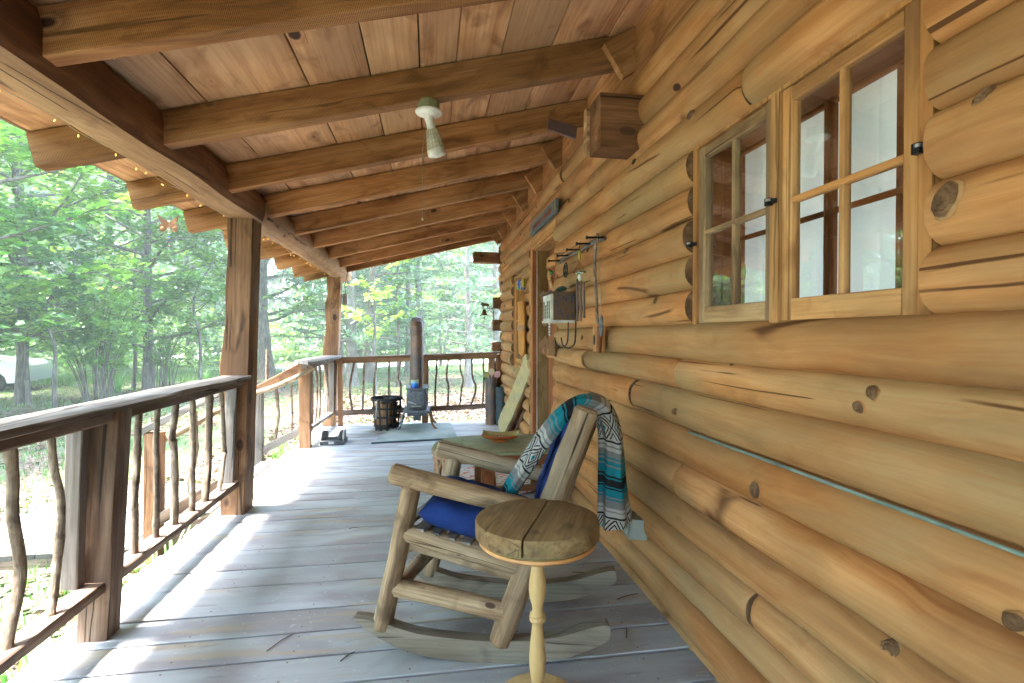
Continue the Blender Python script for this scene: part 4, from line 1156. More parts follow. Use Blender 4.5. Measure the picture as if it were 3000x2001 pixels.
def elbow():
    vs, fs = [], []
    R_ = .115; NS = 32
    ang = [0, 14, 15, 16, 34, 35, 36, 54, 55, 56, 70]
    for a in ang:
        t = math.radians(a)
        rr = .088 if a in (15, 35, 55) else .084
        c = Vector((-.16, 6.98 + R_ * (1 - math.cos(t)), 1.278 + R_ * math.sin(t)))
        xa, ya = Vector((1, 0, 0)), Vector((0, math.cos(t), -math.sin(t)))
        for j in range(NS):
            b = 2 * PI * j / NS
            vs.append(c + xa * math.cos(b) * rr + ya * math.sin(b) * rr)
    n = len(ang)
    for i in range(n - 1):
        for j in range(NS):
            a, b = i * NS + j, i * NS + (j + 1) % NS
            fs.append((a, b, b + NS, a + NS))
    mk("elbow", mesh("elbow", vs, fs, ang=25), m_pipe, pp)
elbow()
box("pipe_seam", (-.10, 6.905, .62), (-.094, 6.913, 1.19), m_pipe, pp)
pole("damper_handle", [(-.08, 6.95, .57), (-.02, 6.94, .572)], .004, m_chrome, pp, ns=6, seg=3, lump=0)
def pot_mat():
    s = NT("blue_to_cream_glaze"); v, _ = s.objco(False)
    sp = s.new("ShaderNodeSeparateXYZ"); s.l(v, sp.inputs[0]); n = s.noise(v, 14, 2)
    f = s.math('ADD', s.math('MULTIPLY', sp.outputs[2], 8), s.math('MULTIPLY', n, .3))
    c = s.ramp(f, [(.25, (.01, .05, .4)), (.55, (.01, .22, .65)), (.75, (.25, .5, .55)), (.92, (.5, .5, .3))]); s.l(c, s.b.inputs["Base Color"]); s.b.inputs["Roughness"].default_value = .25; return s.m
tag(lathe("ceramic_pot", [(.0, 0), (.046, 0), (.049, .01), (.050, .095), (.052, .102), (.047, .102), (.045, .02), (0, .018)], pot_mat(), None, loc=(-.185, 6.855, .537), ns=28), "blue and cream glazed pot on the stove top", "pot")
md = prism("stove_board", [(-.64, 6.03), (.325, 6.15), (.29, 7.22), (-.42, 7.22)], .018, m_mat, None, Matrix.Translation(V(0, 0, .012)), bev=.004)
tag(md, "grey green hearth board lying under the stove", "hearth board")
beam("board_edge", (-.642, 6.022, .010), (.327, 6.142, .010), .012, .016, m_matedge, md, seg=10, rough=.003)
# firewood basket
fb = thing("firewood_basket", "round black metal strap basket beside the stove", "basket", (-.54, 6.98, 0))
bc = Vector((-.545, 6.98, 0))
def hoop(z, r, w, t=.003, name="hoop"):
    lathe(name, [(r, z), (r + t, z), (r + t, z + w), (r, z + w), (r, z)], m_black, fb, loc=bc, ns=40)
hoop(.375, .20, .035); hoop(.265, .185, .024); hoop(.155, .172, .024); hoop(.05, .16, .024)
for k in range(12):
    a = 2 * PI * k / 12 + .1
    d = Vector((math.cos(a), math.sin(a), 0)); tt_ = Vector((-d.y, d.x, 0))
    beam("strap", bc + d * .157 + V(0, 0, .0), bc + d * .206 + V(0, 0, .40), .026, .003, m_black, fb, up=d, bev=.0005, seg=3, rough=.001)
lathe("basket_floor", [(0, .03), (.155, .03), (.155, .034), (0, .034)], m_black, fb, loc=bc, ns=30)
pole("basket_handle", [bc + V(.205, 0, .39), bc + V(.235, -.01, .30), bc + V(.225, -.02, .15)], .004, m_black, fb, ns=6, seg=10, lump=0)
pole("poker", [bc + V(-.10, -.205, .40), bc + V(-.115, -.215, .2), bc + V(-.12, -.22, .16)], .007, m_box, fb, ns=8, seg=8, lump=0, taper=.012)
for k in range(9):
    a = k * 2.4; r = .045 + .016 * (k % 5)
    q = bc + V(math.cos(a) * r, math.sin(a) * r, .036)
    h = rnd.uniform(.28, .37)
    s0 = rnd.uniform(.035, .055)
    poly = [(-s0, -s0 * .8), (s0 * .9, -s0 * .6), (s0 * .7, s0 * .7), (-s0 * .2, s0)]
    M = axes(q + V(0, 0, h / 2), (math.cos(a + 1), math.sin(a + 1), 0), (-math.sin(a + 1), math.cos(a + 1), 0), (0, 0, 1)) @ Matrix.Rotation(rnd.uniform(-.16, .16), 4, 'X')
    w_ = prism("firewood", poly, h, m_splitwood if k % 3 else m_bark, None, M, bev=.004)
    tag(w_, "split firewood stick standing in the black metal basket", "firewood", group="firewood sticks in the basket")
# boot scraper
bs = thing("boot_scraper", "black boot brush scraper with round end plates near the stair opening", "boot brush", (-1.06, 6.1, 0))
box("base", (-1.19, 6.02, .0), (-.93, 6.26, .05), m_blackp, bs)
for x in (-1.185, -.945):
    lathe("end_plate", [(0, -.010), (.095, -.010), (.10, -.004), (.10, .006), (0, .006)], m_gbox, bs, M=axes((x, 6.14, .045), (0, 1, 0), (0, 0, 1), (1, 0, 0)), ns=30, sy=1.1)
def bristles(lo, hi, d, n, name="bristles"):
    vs, fs = [], []
    for _ in range(n):
        p = Vector([rnd.uniform(a, b) for a, b in zip(lo, hi)]); e = p + Vector(d) * rnd.uniform(.8, 1.1) + Vector((0, rnd.uniform(-.004, .004), rnd.uniform(-.004, .004)))
        k = len(vs); vs += [p, p + V(0, .003, .001), p + V(0, 0, .0035), e]; fs += [(k, k + 1, k + 3), (k + 1, k + 2, k + 3), (k + 2, k, k + 3)]
    mk(name, mesh(name, vs, fs, False), m_blackp, bs)['kind'] = 'stuff'
bristles((-1.175, 6.06, .055), (-1.17, 6.22, .135), (.05, 0, 0), 500)
bristles((-.96, 6.06, .055), (-.955, 6.22, .135), (-.05, 0, 0), 500)
bristles((-1.12, 6.06, .05), (-1.0, 6.22, .052), (0, 0, .04), 400)
lb = box("label", (-1.10, 6.0165, .012), (-1.04, 6.0195, .042), m_gbox, bs, bev=.001)
text_mesh("label_text", "Scraper", .014, m_white, lb, axes((-1.07, 6.0155, .027), (1, 0, 0), (0, 0, 1), (0, -1, 0)), .0004)
# tubes with paddles
t1 = thing("pipe_section", "tall dark metal tube at the far wall corner with pastel discs in its top", "tube", (.835, 7.14, 0))
lathe("tube", [(.078, 0), (.079, .52), (.08, .58), (.084, .582), (.084, .64), (.078, .64), (.074, .05), (0, .05)], m_pipe, t1, loc=(.83, 7.13, 0), ns=32)
t2 = thing("pipe_section", "shorter blue grey metal tube at the far wall corner", "tube", (.955, 7.03, 0))
lathe("tube", [(.066, 0), (.068, .03), (.070, .03), (.074, .50), (.080, .51), (.080, .515), (.070, .515), (.066, .05), (0, .05)], plain("blue_grey_tube", (.07, .10, .115), .5, .4), t2, loc=(.955, 7.02, 0), ns=32)
for k, (x, z, col, a) in enumerate(((.765, .672, (.38, .38, .14), -.35), (.838, .712, (.55, .40, .27), .0), (.915, .678, (.62, .32, .33), .6))):
    d = thing("paddle", ["yellow green oval disc leaning left in the tall tube", "peach oval disc upright in the tall tube", "pink oval disc leaning right in the tall tube"][k], "ornament", (.84, 7.12, .5), group="pastel discs in the tube")
    M = axes((x, 7.10, z), (math.cos(a), 0, -math.sin(a)), (math.sin(a), 0, math.cos(a)), (0, -1, 0))
    lathe("disc", [(0, -.004), (.036, -.004), (.040, 0), (.036, .004), (0, .004)], plain("paddle_paint_%d" % k, col, .5, var=.04), d, M=M, ns=26, sy=1.25)
    pole("stem", [(x, 7.11, z - .04), (.84, 7.12, .45)], .005, m_white, d, ns=6, seg=3, lump=0)
# ------------------------------------------------------------------ leaning slab bench
sb = thing("folded_slab_bench", "pale live edge slab bench with dark log legs leaning by the door", "bench", (.93, 6.2, 0))
pl = [(-.15, -.62), (-.155, -.5), (-.13, -.35), (-.10, -.15), (-.085, .05), (-.07, .22), (-.055, .36), (-.075, .45), (-.045, .47), (0, .44), (.06, .50), (.10, .47), (.13, .50), (.14, .40), (.125, .2), (.12, .05), (.10, -.1), (.10, -.25), (.075, -.38), (.06, -.5), (.04, -.62), (.0, -.66), (-.08, -.66)]
A_, B_ = Vector((.835, 6.02, .06)), Vector((1.0, 5.20, 1.02))
zz_ = (B_ - A_).normalized()
nn_ = Vector((-.80, -.50, .32)); nn_ = (nn_ - zz_ * nn_.dot(zz_)).normalized()
xx_ = zz_.cross(nn_)
L_ = (B_ - A_).length
pl2 = [(x * 1.05, y * L_ / 1.16 + L_ / 2 + .08) for x, y in pl]
prism("slab", pl2, .035, m_plank, sb, axes(A_, xx_, zz_, xx_.cross(zz_)), bev=.005)
prism("slab_bark_edge", [(x + (.018 if x > 0 else .0), y) for x, y in pl2], .02, m_dark, sb, axes(A_ - xx_.cross(zz_) * .028, xx_, zz_, xx_.cross(zz_)))
q0 = -xx_.cross(zz_) * .07
for s_ in (-.03, .13):
    pole("leg", [A_ + xx_ * s_ + q0 - zz_ * .05, A_ + xx_ * (s_ * 1.2) + q0 + zz_ * .5, A_ + xx_ * s_ * 1.5 + q0 + zz_ * .95], .024, m_dark, sb, ns=12, seg=14, lump=.12)
pole("leg", [A_ + xx_ * -.1 + q0 * 2 - zz_ * .04, A_ + xx_ * -.08 + q0 * 2 + zz_ * .35], .022, m_oak, sb, ns=12, seg=8, lump=.12)
lathe("woven_basket", [(0, 0), (.06, 0), (.085, .05), (.09, .10), (.08, .17), (.06, .2)], m_ratt, None, loc=(1.0, 6.12, 0), ns=24)
tag(bpy.data.objects["woven_basket"], "small dark patterned basket behind the leaning slab bench", "basket")
# ------------------------------------------------------------------ ceiling lamp
lt = thing("ceiling_light", "white porcelain lamp socket with caged cream bulb guard hanging from a rafter", "light", (.0, 2.557, 2.33))
LM = Matrix.Translation(V(0, 2.557, 2.33))
lathe("junction_box", [(0, -.045), (.05, -.045), (.052, -.04), (.052, 0), (0, 0)], m_green, lt, M=LM, ns=8)
lathe("socket_plate", [(0, -.075), (.02, -.075), (.03, -.068), (.062, -.055), (.064, -.047), (.06, -.044), (0, -.044)], m_white, lt, M=LM, ns=36)
TM = LM @ Matrix.Translation(V(0, 0, -.07)) @ Matrix.Rotation(math.radians(-13), 4, 'Y') @ Matrix.Rotation(math.radians(8), 4, 'X')
lathe("socket_neck", [(.016, -.06), (.021, -.05), (.019, -.03), (.022, -.01), (.024, .004), (0, .004)], m_white, lt, M=TM, ns=24)
def cage():
    parts = []
    def ring(z, r): 
        vs, fs = tube_data([Vector((r * math.cos(t * PI / 16), r * math.sin(t * PI / 16), z)) for t in range(33)], [.0028] * 33, 6, 0, False); parts.append((vs, fs))
    prof = [(-.06, .022), (-.085, .029), (-.105, .033), (-.125, .036), (-.145, .039), (-.160, .041)]
    for z, r in prof: ring(z, r)
    for k in range(16):
        a = 2 * PI * k / 16
        vs, fs = tube_data([Vector((r * math.cos(a), r * math.sin(a), z)) for z, r in prof], [.0026] * len(prof), 5, 0, False); parts.append((vs, fs))
    mk("bulb_guard", mesh("bulb_guard", *join_data(parts)), m_cream, lt, TM)
cage()
lathe("bulb", [(0, -.062), (.016, -.065), (.022, -.09), (.030, -.125), (.031, -.15), (.028, -.156), (0, -.16)], m_white, lt, M=TM, ns=24)
lathe("lens_cap", [(.040, -.150), (.0435, -.155), (.0435, -.178), (.039, -.183), (.02, -.188), (0, -.189), ], m_white, lt, M=TM, ns=30)
ce = TM @ Vector((0, 0, -.05))
pole("pull_cord", [(ce.x - .022, ce.y - .02, ce.z), (ce.x - .040, ce.y - .03, ce.z - .12), (-.030, 2.53, 2.0), (-.031, 2.53, 1.765)], .0013, m_cord, lt, ns=5, seg=20, lump=0, round_ends=False)
lathe("cord_bead", [(0, -.007), (.005, -.004), (.005, .003), (0, .007)], m_cream, lt, loc=(-.031, 2.53, 1.765), ns=10)
# ------------------------------------------------------------------ fairy lights
fl = thing("string_lights", "warm white fairy light string stapled along the outer underside of the porch beams", "string lights", (-1.33, 3.5, 2.0))
wp = []
y = -.3
ys = []
while y < 7.3:
    ys.append(y); y += rnd.choice((.11, .18, .26, .34, .15))
for i, y in enumerate(ys):
    off = .0 if y < 3.9 else .0
    x = (-1.338 if y < 3.9 else -1.295) + rnd.uniform(-.006, .01)
    z = (2.012 if y < 3.9 else 2.002) - (.014 if i % 2 else 0) + (.012 if y > 3.9 and rnd.random() > .5 else 0)
    wp.append((x, y, z))
    o = lathe("bulb", [(0, -.012), (.003, -.010), (.0038, -.003), (.003, .003), (.0018, .008), (0, .009)], m_bulb, fl, M=Matrix.Translation(V(x - .004, y, z - .012)) @ Matrix.Rotation(rnd.uniform(-1.2, 1.2), 4, 'X') @ Matrix.Rotation(rnd.uniform(-1., 1.), 4, 'Y') @ Matrix.Scale(.6, 4), ns=8)
pole("wire", wp, .0014, m_cream, fl, ns=5, seg=260, lump=0, round_ends=False)
# ------------------------------------------------------------------ hanging butterfly
bf = thing("hanging_butterfly", "rusty metal butterfly mobile with coloured beads hanging from the eave", "ornament", (-1.655, 3.88, 1.97))
bo = Vector((-1.725, 3.86, 1.965))
wing = [(0, .008), (.012, .02), (.03, .028), (.062, .055), (.068, .058), (.060, .03), (.052, .012), (.046, .0), (.058, -.018), (.060, -.038), (.045, -.056), (.03, -.056), (.018, -.04), (.006, -.022), (0, -.02)]
for s_ in (1, -1):
    a = .25
    X = Vector((s_ * math.cos(a), -math.sin(a) * .6, 0)).normalized()
    prism("wing", wing if s_ > 0 else wing, .003, m_rust, bf, axes(bo, X, (0, 0, 1), X.cross(V(0, 0, 1))))
    lathe("wing_spot", [(0, -.002), (.010, -.001), (.011, .002), (.006, .004), (0, .003)], m_jamb, bf, M=axes(bo + X * .038 + V(0, -.004, -.032), (1, 0, 0), (0, 0, 1), (0, -1, 0)), ns=14)
pole("string", [bo + V(0, 0, .14), bo + V(0, 0, .05), bo + V(0, 0, -.16)], .001, m_cord, bf, ns=5, seg=6, lump=0)
bd = [m_blueglass, m_greenglass, m_clear, m_red, m_blueglass, m_yel, m_greenglass, m_red, m_clear, m_red]
for k in range(14):
    z = .045 - k * .006 if k < 3 else -.03 - (k - 3) * .012
    for dx in ((-.004, .004) if k > 2 else (0,)):
        lathe("bead", [(0, -.0035), (.0035, 0), (0, .0035)], bd[(k * 3) % 10], bf, loc=bo + V(dx, -.003, z), ns=8)
# ------------------------------------------------------------------ sign over the door
sg = thing("welcome_sign", "blue grey wooden sign reading welcome to the lake above the door", "sign", (.96, 4.35, 2.18))
sgM = axes((.945, 4.34, 2.187), (0, -1, 0), (.0, 0, 1), (-1, 0, 0))
prism("board", rounded(-.50, -.052, .50, .052, .004, 2), .022, m_signblue, sg, sgM, bev=.001)
text_mesh("lettering", "welcome to the lake", .088, m_red, sg, sgM @ Matrix.Translation(V(0, .002, .0125)) @ Matrix.Scale(1.0, 4, (1, 0, 0)), .001)
for x, m in ((-.465, m_jamb), (.465, m_jamb)):
    prism("painted_paddle", [(-.006, .035), (.006, .035), (.004, .0), (.012, -.012), (.012, -.035), (0, -.042), (-.012, -.035), (-.012, -.012), (-.004, 0)], .003, m, sg, sgM @ Matrix.Translation(V(x, .004, .0125)))
    prism("painted_stripe", [(-.004, .03), (.004, .03), (.004, -.03), (-.004, -.03)], .003, m_yel, sg, sgM @ Matrix.Translation(V(x + .018, .0, .0125)))
# ------------------------------------------------------------------ peg rack
rk = thing("peg_rack", "grey driftwood branch coat rack with five iron pegs on the log wall", "rack", (.96, 3.3, 1.75))
pole("branch", [(.955, 3.80, 1.757), (.945, 3.55, 1.765), (.95, 3.25, 1.752), (.95, 3.0, 1.762), (.965, 2.82, 1.758)], .014, m_grey, rk, ns=10, seg=22, lump=.25)
for y in (3.72, 3.47, 3.22, 3.0, 2.80):
    pole("peg", [(.955, y + .01, 1.758), (.85, y - .03, 1.748)], .006, m_black, rk, ns=8, seg=4, lump=0)
    lathe("peg_head", [(0, 0), (.010, 0), (.011, .004), (.008, .009), (0, .010)], m_black, rk, M=axes((.851, y - .03, 1.748), (0, 1, 0), (0, 0, 1), (-1, 0, 0)), ns=12)
hs = thing("wheel_ornament", "small dark iron wheel hanging from the wall under the peg rack", "ornament", (.95, 3.66, 1.65))
cw_ = Vector((.952, 3.62, 1.675))
vs, fs = tube_data([cw_ + V(-.018 * 0, math.cos(t * PI / 12) * .048, math.sin(t * PI / 12) * .05) for t in range(25)], [.005] * 25, 8, .1, False)
mk("rim", mesh("rim", vs, fs), m_black, hs)
for a in (0, PI / 3, 2 * PI / 3):
    pole("spoke", [cw_ + V(0, math.cos(a) * .048, math.sin(a) * .05), cw_ - V(0, math.cos(a) * .048, math.sin(a) * .05)], .0035, m_black, hs, ns=6, seg=3, lump=0)
# wind chime with yellow disc
wc = thing("wind_chime", "wind chime with yellow sun disc, wire ring and three long brown tubes", "wind chime", (.88, 2.985, 1.6))
yo = Vector((.87, 2.985, 1.683))
yd = lathe("yellow_disc", [(0, -.006), (.028, -.005), (.034, 0), (.028, .006), (.01, .009), (0, .009)], m_yel, wc, M=axes(yo, (.35, .93, 0), (0, 0, 1), (.93, -.35, 0)), ns=28)
prism("disc_stem", [(-.004, .03), (.004, .03), (.004, -.045), (-.004, -.045)], .006, m_rust, wc, axes(yo + V(-.008, -.006, 0), (.35, .93, 0), (0, 0, 1), (.93, -.35, 0)))
pole("hanger", [yo + V(0, 0, .03), yo + V(.0, -.002, .075)], .0018, m_black, wc, ns=5, seg=4, lump=0)
rc = Vector((.87, 2.985, 1.585))
vs, fs = tube_data([rc + V(math.cos(t * PI / 12) * .038, math.sin(t * PI / 12) * .038, 0) for t in range(25)], [.0018] * 25, 6, 0, False)
mk("wire_ring", mesh("wire_ring", vs, fs), m_black, wc)
for a in (0.3, 2.4, 4.5):
    pole("chain", [yo + V(0, 0, -.036), rc + V(math.cos(a) * .038, math.sin(a) * .038, 0)], .0012, m_rust, wc, ns=5, seg=3, lump=0)
for k, (y, z0, z1) in enumerate(((3.055, 1.30, 1.552), (2.985, 1.30, 1.52), (2.915, 1.315, 1.52))):
    pole("chime_tube", [(.875, y, z1), (.877, y, z0)], .007, m_copper, wc, ns=12, seg=4, lump=0, round_ends=False)
    pole("thread", [(.875, y, z1), rc + V(0, .038 * (1 - k), 0)], .0008, m_cord, wc, ns=4, seg=2, lump=0)
for k in range(7):
    lathe("glass_charm", [(0, -.006), (.006, -.003), (.007, .002), (0, .007)], m_greenglass if k % 2 else m_clear, wc, loc=rc + V(-.01 + .004 * k, .03 - .006 * k, -.004 + .004 * (k % 3)), ns=8)
lathe("shell", [(0, -.022), (.010, -.014), (.014, 0), (.010, .014), (0, .02)], m_clear, wc, loc=rc + V(0, -.004, -.03), ns=12)
# box on the wall
bh = thing("wall_box", "weathered bird house box with peeling white front and blue painted side on the wall", "bird house", (.92, 3.3, 1.4))
m_peel = plain("peeling_blue_brown", (.11, .065, .038), .8, sc=30, col2=(.10, .055, .03))
m_peelw = plain("peeling_white", (.62, .62, .58), .8, sc=14, col2=(.4, .41, .38))
m_olivegrid = plain("olive_scallops", (.16, .15, .09), .8)
bx0, bx1, by0, by1 = .80, .965, 3.42, 3.66
box("side_board", (bx0 + .015, by0, 1.318), (bx1, by0 + .014, 1.492), m_peel, bh)
box("side_board", (bx0 + .015, by1 - .014, 1.318), (bx1, by1, 1.492), m_peelw, bh)
box("front_board", (bx0, by0 + .001, 1.316), (bx0 + .016, by1, 1.492), m_peelw, bh)
box("roof_board", (bx0 - .03, by0 - .012, 1.492), (bx1, by1 + .02, 1.506), m_peel, bh)
box("floor_board", (bx0 - .008, by0 - .006, 1.300), (bx1, by1 + .006, 1.316), m_peelw, bh)
for k in range(4):
    for j in range(5):
        if k == 2 and j > 3: continue
        prism("scallop", [(-.012, .012), (.012, .012), (.014, 0), (.008, -.012), (-.008, -.012), (-.014, 0)], .004, m_olivegrid, bh, axes((bx0 - .002, by0 + .04 + k * .055, 1.34 + j * .024), (0, -1, 0), (0, 0, 1), (-1, 0, 0)))
pm_ = plain("old_blue_paint", (.02, .05, .14), .8)
for k in range(16):
    bx_, bz_ = rnd.uniform(.83, .95), rnd.choice((rnd.uniform(1.33, 1.36), rnd.uniform(1.44, 1.485), rnd.uniform(1.33, 1.48)))
    w_ = rnd.uniform(.003, .009)
    prism("paint_flake", [(-w_, -w_ * 1.8), (w_ * .8, -w_ * 1.4), (w_, w_), (-w_ * .5, w_ * 1.9)], .0012, pm_, bh, axes((bx_, by0 - .0012, bz_), (1, 0, 0), (0, 0, 1), (0, -1, 0)))
fg = thing("frog_figure", "dark green frog figurine sitting on the wall box roof", "figurine", (.9, 3.5, 1.506))
vs, fs = tube_data([Vector(p) for p in ((.86, 3.56, 1.508), (.87, 3.54, 1.520), (.885, 3.51, 1.528), (.90, 3.485, 1.534), (.91, 3.465, 1.530), (.915, 3.452, 1.524))], [.006, .018, .022, .019, .014, .004], 12, .15)
mk("body", mesh("body", vs, fs), plain("dark_verdigris", (.03, .09, .075), .5, col2=(.015, .03, .03)), fg)
# hooks
hk = thing("iron_hooks", "pair of curved iron hooks hanging below the wall box", "hook", (.93, 3.3, 1.25))
for dy in (0, .2):
    o_ = Vector((.90, 3.18 + dy * .9, 0))
    pole("hook", [o_ + V(.0, -.01, 1.302), o_ + V(0, 0, 1.20), o_ + V(-.005, .02, 1.155), o_ + V(-.02, .09, 1.135), o_ + V(-.035, .17, 1.15), o_ + V(-.04, .20, 1.20)], .0045, m_black, hk, ns=8, seg=22, lump=0)
# staff and pulley
sf = thing("walking_staff", "tall crooked grey wooden staff with dark tip fixed in a pale block on the wall", "staff", (.93, 2.85, 1.5))
pole("staff", [(.915, 2.79, 1.775), (.92, 2.82, 1.735), (.93, 2.885, 1.68), (.93, 2.885, 1.6), (.93, 2.862, 1.436), (.93, 2.835, 1.275)], .009, m_stick, sf, ns=10, seg=26, lump=.1)
box("block", (.915, 2.80, 1.125), (.965, 2.87, 1.275), m_frame, sf)
lathe("block_hole", [(0, 0), (.013, 0), (.015, .003), (0, .004)], m_black, sf, M=axes((.914, 2.84, 1.19), (0, 1, 0), (0, 0, 1), (-1, 0, 0)), ns=16, sy=2)
sf2 = thing("cord_handle", "thin cord hanging from the staff top ending in a dark spindle and brown handle", "cord", (.92, 2.74, 1.4))
pole("cord", [(.912, 2.79, 1.755), (.915, 2.76, 1.55), (.92, 2.742, 1.305)], .0018, m_cord, sf2, ns=5, seg=8, lump=0)
lathe("spindle", [(0, 0), (.006, .01), (.013, .04), (.014, .055), (.009, .06), (.012, .07), (.011, .10), (.005, .118), (0, .12)], m_iron, sf2, loc=(.92, 2.738, 1.205), ns=14)
pole("handle", [(.915, 2.752, 1.262), (.915, 2.768, 1.122)], .016, m_oak, sf2, ns=12, seg=6, lump=.04)
# quiver with arrows
qv = thing("arrow_quiver", "tan leather quiver of colourful fletched arrows hanging by the narrow window", "quiver", (.95, 5.4, 1.3))
def quiver():
    vs, fs = [], []
    prof = [(.075, 1.56), (.074, 1.50), (.072, 1.3), (.066, 1.1), (.055, 1.03), (.02, 1.0)]
    NS = 18
    for r, z in prof:
        for j in range(NS):
            a = 2 * PI * j / NS
            t = (1.56 - z)
            vs.append((.95 + .035 * math.sin(a) * min(1, r / .05), 5.40 - t * .09 + r * math.cos(a) * 1.9, z))
    for i in range(len(prof) - 1):
        for j in range(NS):
            a, b = i * NS + j, i * NS + (j + 1) % NS
            fs.append((a, b, b + NS, a + NS))
    mk("quiver_body", mesh("quiver_body", vs, fs, ang=60), m_orange, qv)
quiver()
lathe("patch", [(.074, 1.26), (.0745, 1.315)], m_tan, qv, M=Matrix.Translation(V(.9455, 5.374, 0)), ns=30, sx=.53, sy=1.95)
cols = [m_yel, m_greenglass, m_yel, m_blueglass, m_white, m_blueglass, m_yel]
for k in range(7):
    y = 5.52 - k * .043; x = .935 + .012 * (k % 3)
    ar = thing("arrow", "slim orange shafted arrow with bright fletching in the quiver", "arrow", (x, y, 1.5), group="arrows in the quiver")
    top = Vector((x + rnd.uniform(-.01, .01), y + rnd.uniform(-.015, .015), 1.80 - .01 * (k % 3)))
    pole("shaft", [(x, y, 1.45), top], .004, m_orange, ar, ns=6, seg=2, lump=0)
    for a in (0.4, 2.5, 4.6):
        X = Vector((math.cos(a), math.sin(a), 0))
        prism("fletching", [(0, -.10), (.022, -.08), (.026, -.02), (.012, 0), (0, 0)], .0015, cols[k], ar, axes(top - V(0, 0, .01), X, (0, 0, 1), X.cross(V(0, 0, 1))))
# door decorations
dd_ = thing("metal_cabin_ornament", "rusty cut metal cabin and pine trees ornament on the door frame", "ornament", (.97, 4.25, 1.12))
poly = [(-.30, 0), (.33, 0), (.30, .03), (.36, .035), (.28, .06), (.34, .07), (.26, .09), (.31, .105), (.22, .13), (.12, .135), (.05, .125), (-.03, .17), (-.14, .13), (-.30, .085)]
prism("cabin_cutout", poly, .003, m_rust, dd_, axes((.965, 4.28, 1.05), (0, -1, 0), (0, 0, 1), (-1, 0, 0)))
for y, w in ((4.40, .05), (4.22, .04)):
    box("cutout_window", (.961, y - w / 2, 1.06), (.964, y + w / 2, 1.105), m_frame, dd_)
dt = thing("metal_tree_ornament", "rusty cut metal pine tree hanging beside the wall box", "ornament", (.97, 4.33, 1.35))
tp = []
for k in range(6):
    tp += [(.02 + .008 * k, .20 - k * .034), (.055 + .014 * k, .185 - k * .034)]
poly = [(0, .22)] + tp + [(.02, 0), (-.02, 0)] + [(-x, z) for x, z in reversed(tp)]
prism("tree_cutout", poly, .003, m_rust, dt, axes((.965, 4.36, 1.29), (0, -1, 0), (0, 0, 1), (-1, 0, 0)))
prism("leaf_cutout", [(-.09, -.01), (-.04, .045), (.01, .03), (.06, .05), (.08, 0), (.04, -.06), (0, -.02), (-.04, -.07)], .003, m_rust, dt, axes((.965, 4.43, 1.555), (0, -1, 0), (0, 0, 1), (-1, 0, 0)))
db = thing("bead_mobile", "string of green, clear and blue glass beads hanging in the doorway", "ornament", (.98, 4.16, 1.6))
pole("string", [(.975, 4.16, 1.77), (.975, 4.165, 1.54)], .001, m_cord, db, ns=5, seg=4, lump=0)
for z, r, m in ((1.725, .017, m_greenglass), (1.695, .006, m_clear), (1.63, .006, m_clear), (1.615, .006, m_clear), (1.60, .006, m_clear), (1.565, .014, m_blueglass), (1.548, .02, m_blueglass)):
    lathe("bead", [(0, -r), (r * .8, -r * .6), (r, 0), (r * .8, r * .6), (0, r)], m, db, loc=(.975, 4.163, z), ns=12)
pole("crossbar", [(.975, 4.27, 1.664), (.975, 4.05, 1.657)], .003, m_rust, db, ns=6, seg=3, lump=0)
dbb = thing("bead_mobile", "short string of clear beads hanging low in the doorway", "ornament", (.98, 4.25, 1.3))
for k in range(6):
    lathe("bead", [(0, -.012), (.008, -.005), (.008, .005), (0, .012)], m_clear, dbb, loc=(.975, 4.22, 1.33 - k * .022), ns=8)
# outlet box
ob = thing("outlet_box", "grey weatherproof outlet box with flip cover low on the log wall", "outlet", (.95, 2.3, .34))
OM = Matrix.Translation(V(.955, 2.31, .335)) @ Matrix.Rotation(math.radians(-8), 4, 'Z') @ Matrix.Rotation(math.radians(6), 4, 'Y')
def lbox(name, lo, hi, mat, par, M, bev=.003):
    lo, hi = Vector(lo), Vector(hi); c = (lo + hi) / 2; d = hi - lo
    me = beam_mesh(name, d.z, d.x, d.y, bev, 1, 0)
    return mk(name, me, mat, par, M @ Matrix.Translation(V(c.x, c.y, lo.z)))
lbox("box", (-.045, -.062, -.045), (.03, .062, .045), m_box, ob, OM)
lbox("cover_plate", (-.052, -.068, -.050), (-.045, .068, .050), m_box, ob, OM)
lbox("flip_cover", (-.066, -.038, -.034), (-.052, .046, .034), m_box, ob, OM)
lbox("flip_cover_inset", (-.069, -.022, -.020), (-.066, .03, .022), m_box, ob, OM, .001)
lbox("hinge", (-.06, .05, -.03), (-.05, .062, .03), m_box, ob, OM, .001)
# bell on the corner
bl = thing("moose_bell", "small bronze bell under a cut metal moose on a scroll bracket at the cabin corner", "bell", (.80, 7.25, 1.5))
m_bronze = plain("dark_bronze", (.10, .065, .03), .5, .6)
mo = [(-.062, .062), (-.05, .068), (-.055, .085), (-.04, .075), (-.035, .088), (-.025, .07), (-.015, .066), (.0, .07), (.03, .066), (.055, .058), (.06, .03), (.062, .0), (.052, .0), (.05, .028), (.038, .034), (.036, 0), (.026, 0), (.024, .03), (0, .032), (-.012, .028), (-.014, 0), (-.024, 0), (-.024, .028), (-.032, .03), (-.038, 0), (-.046, 0), (-.04, .045), (-.056, .048), (-.068, .052)]
prism("moose", mo, .004, m_bronze, bl, axes((.765, 7.26, 1.585), (1, 0, 0), (0, 0, 1), (0, -1, 0)))
pole("arm", [(.70, 7.26, 1.583), (.88, 7.26, 1.583)], .004, m_bronze, bl, ns=6, seg=3, lump=0)
box("back_plate", (.876, 7.25, 1.27), (.884, 7.27, 1.74), m_bronze, bl)
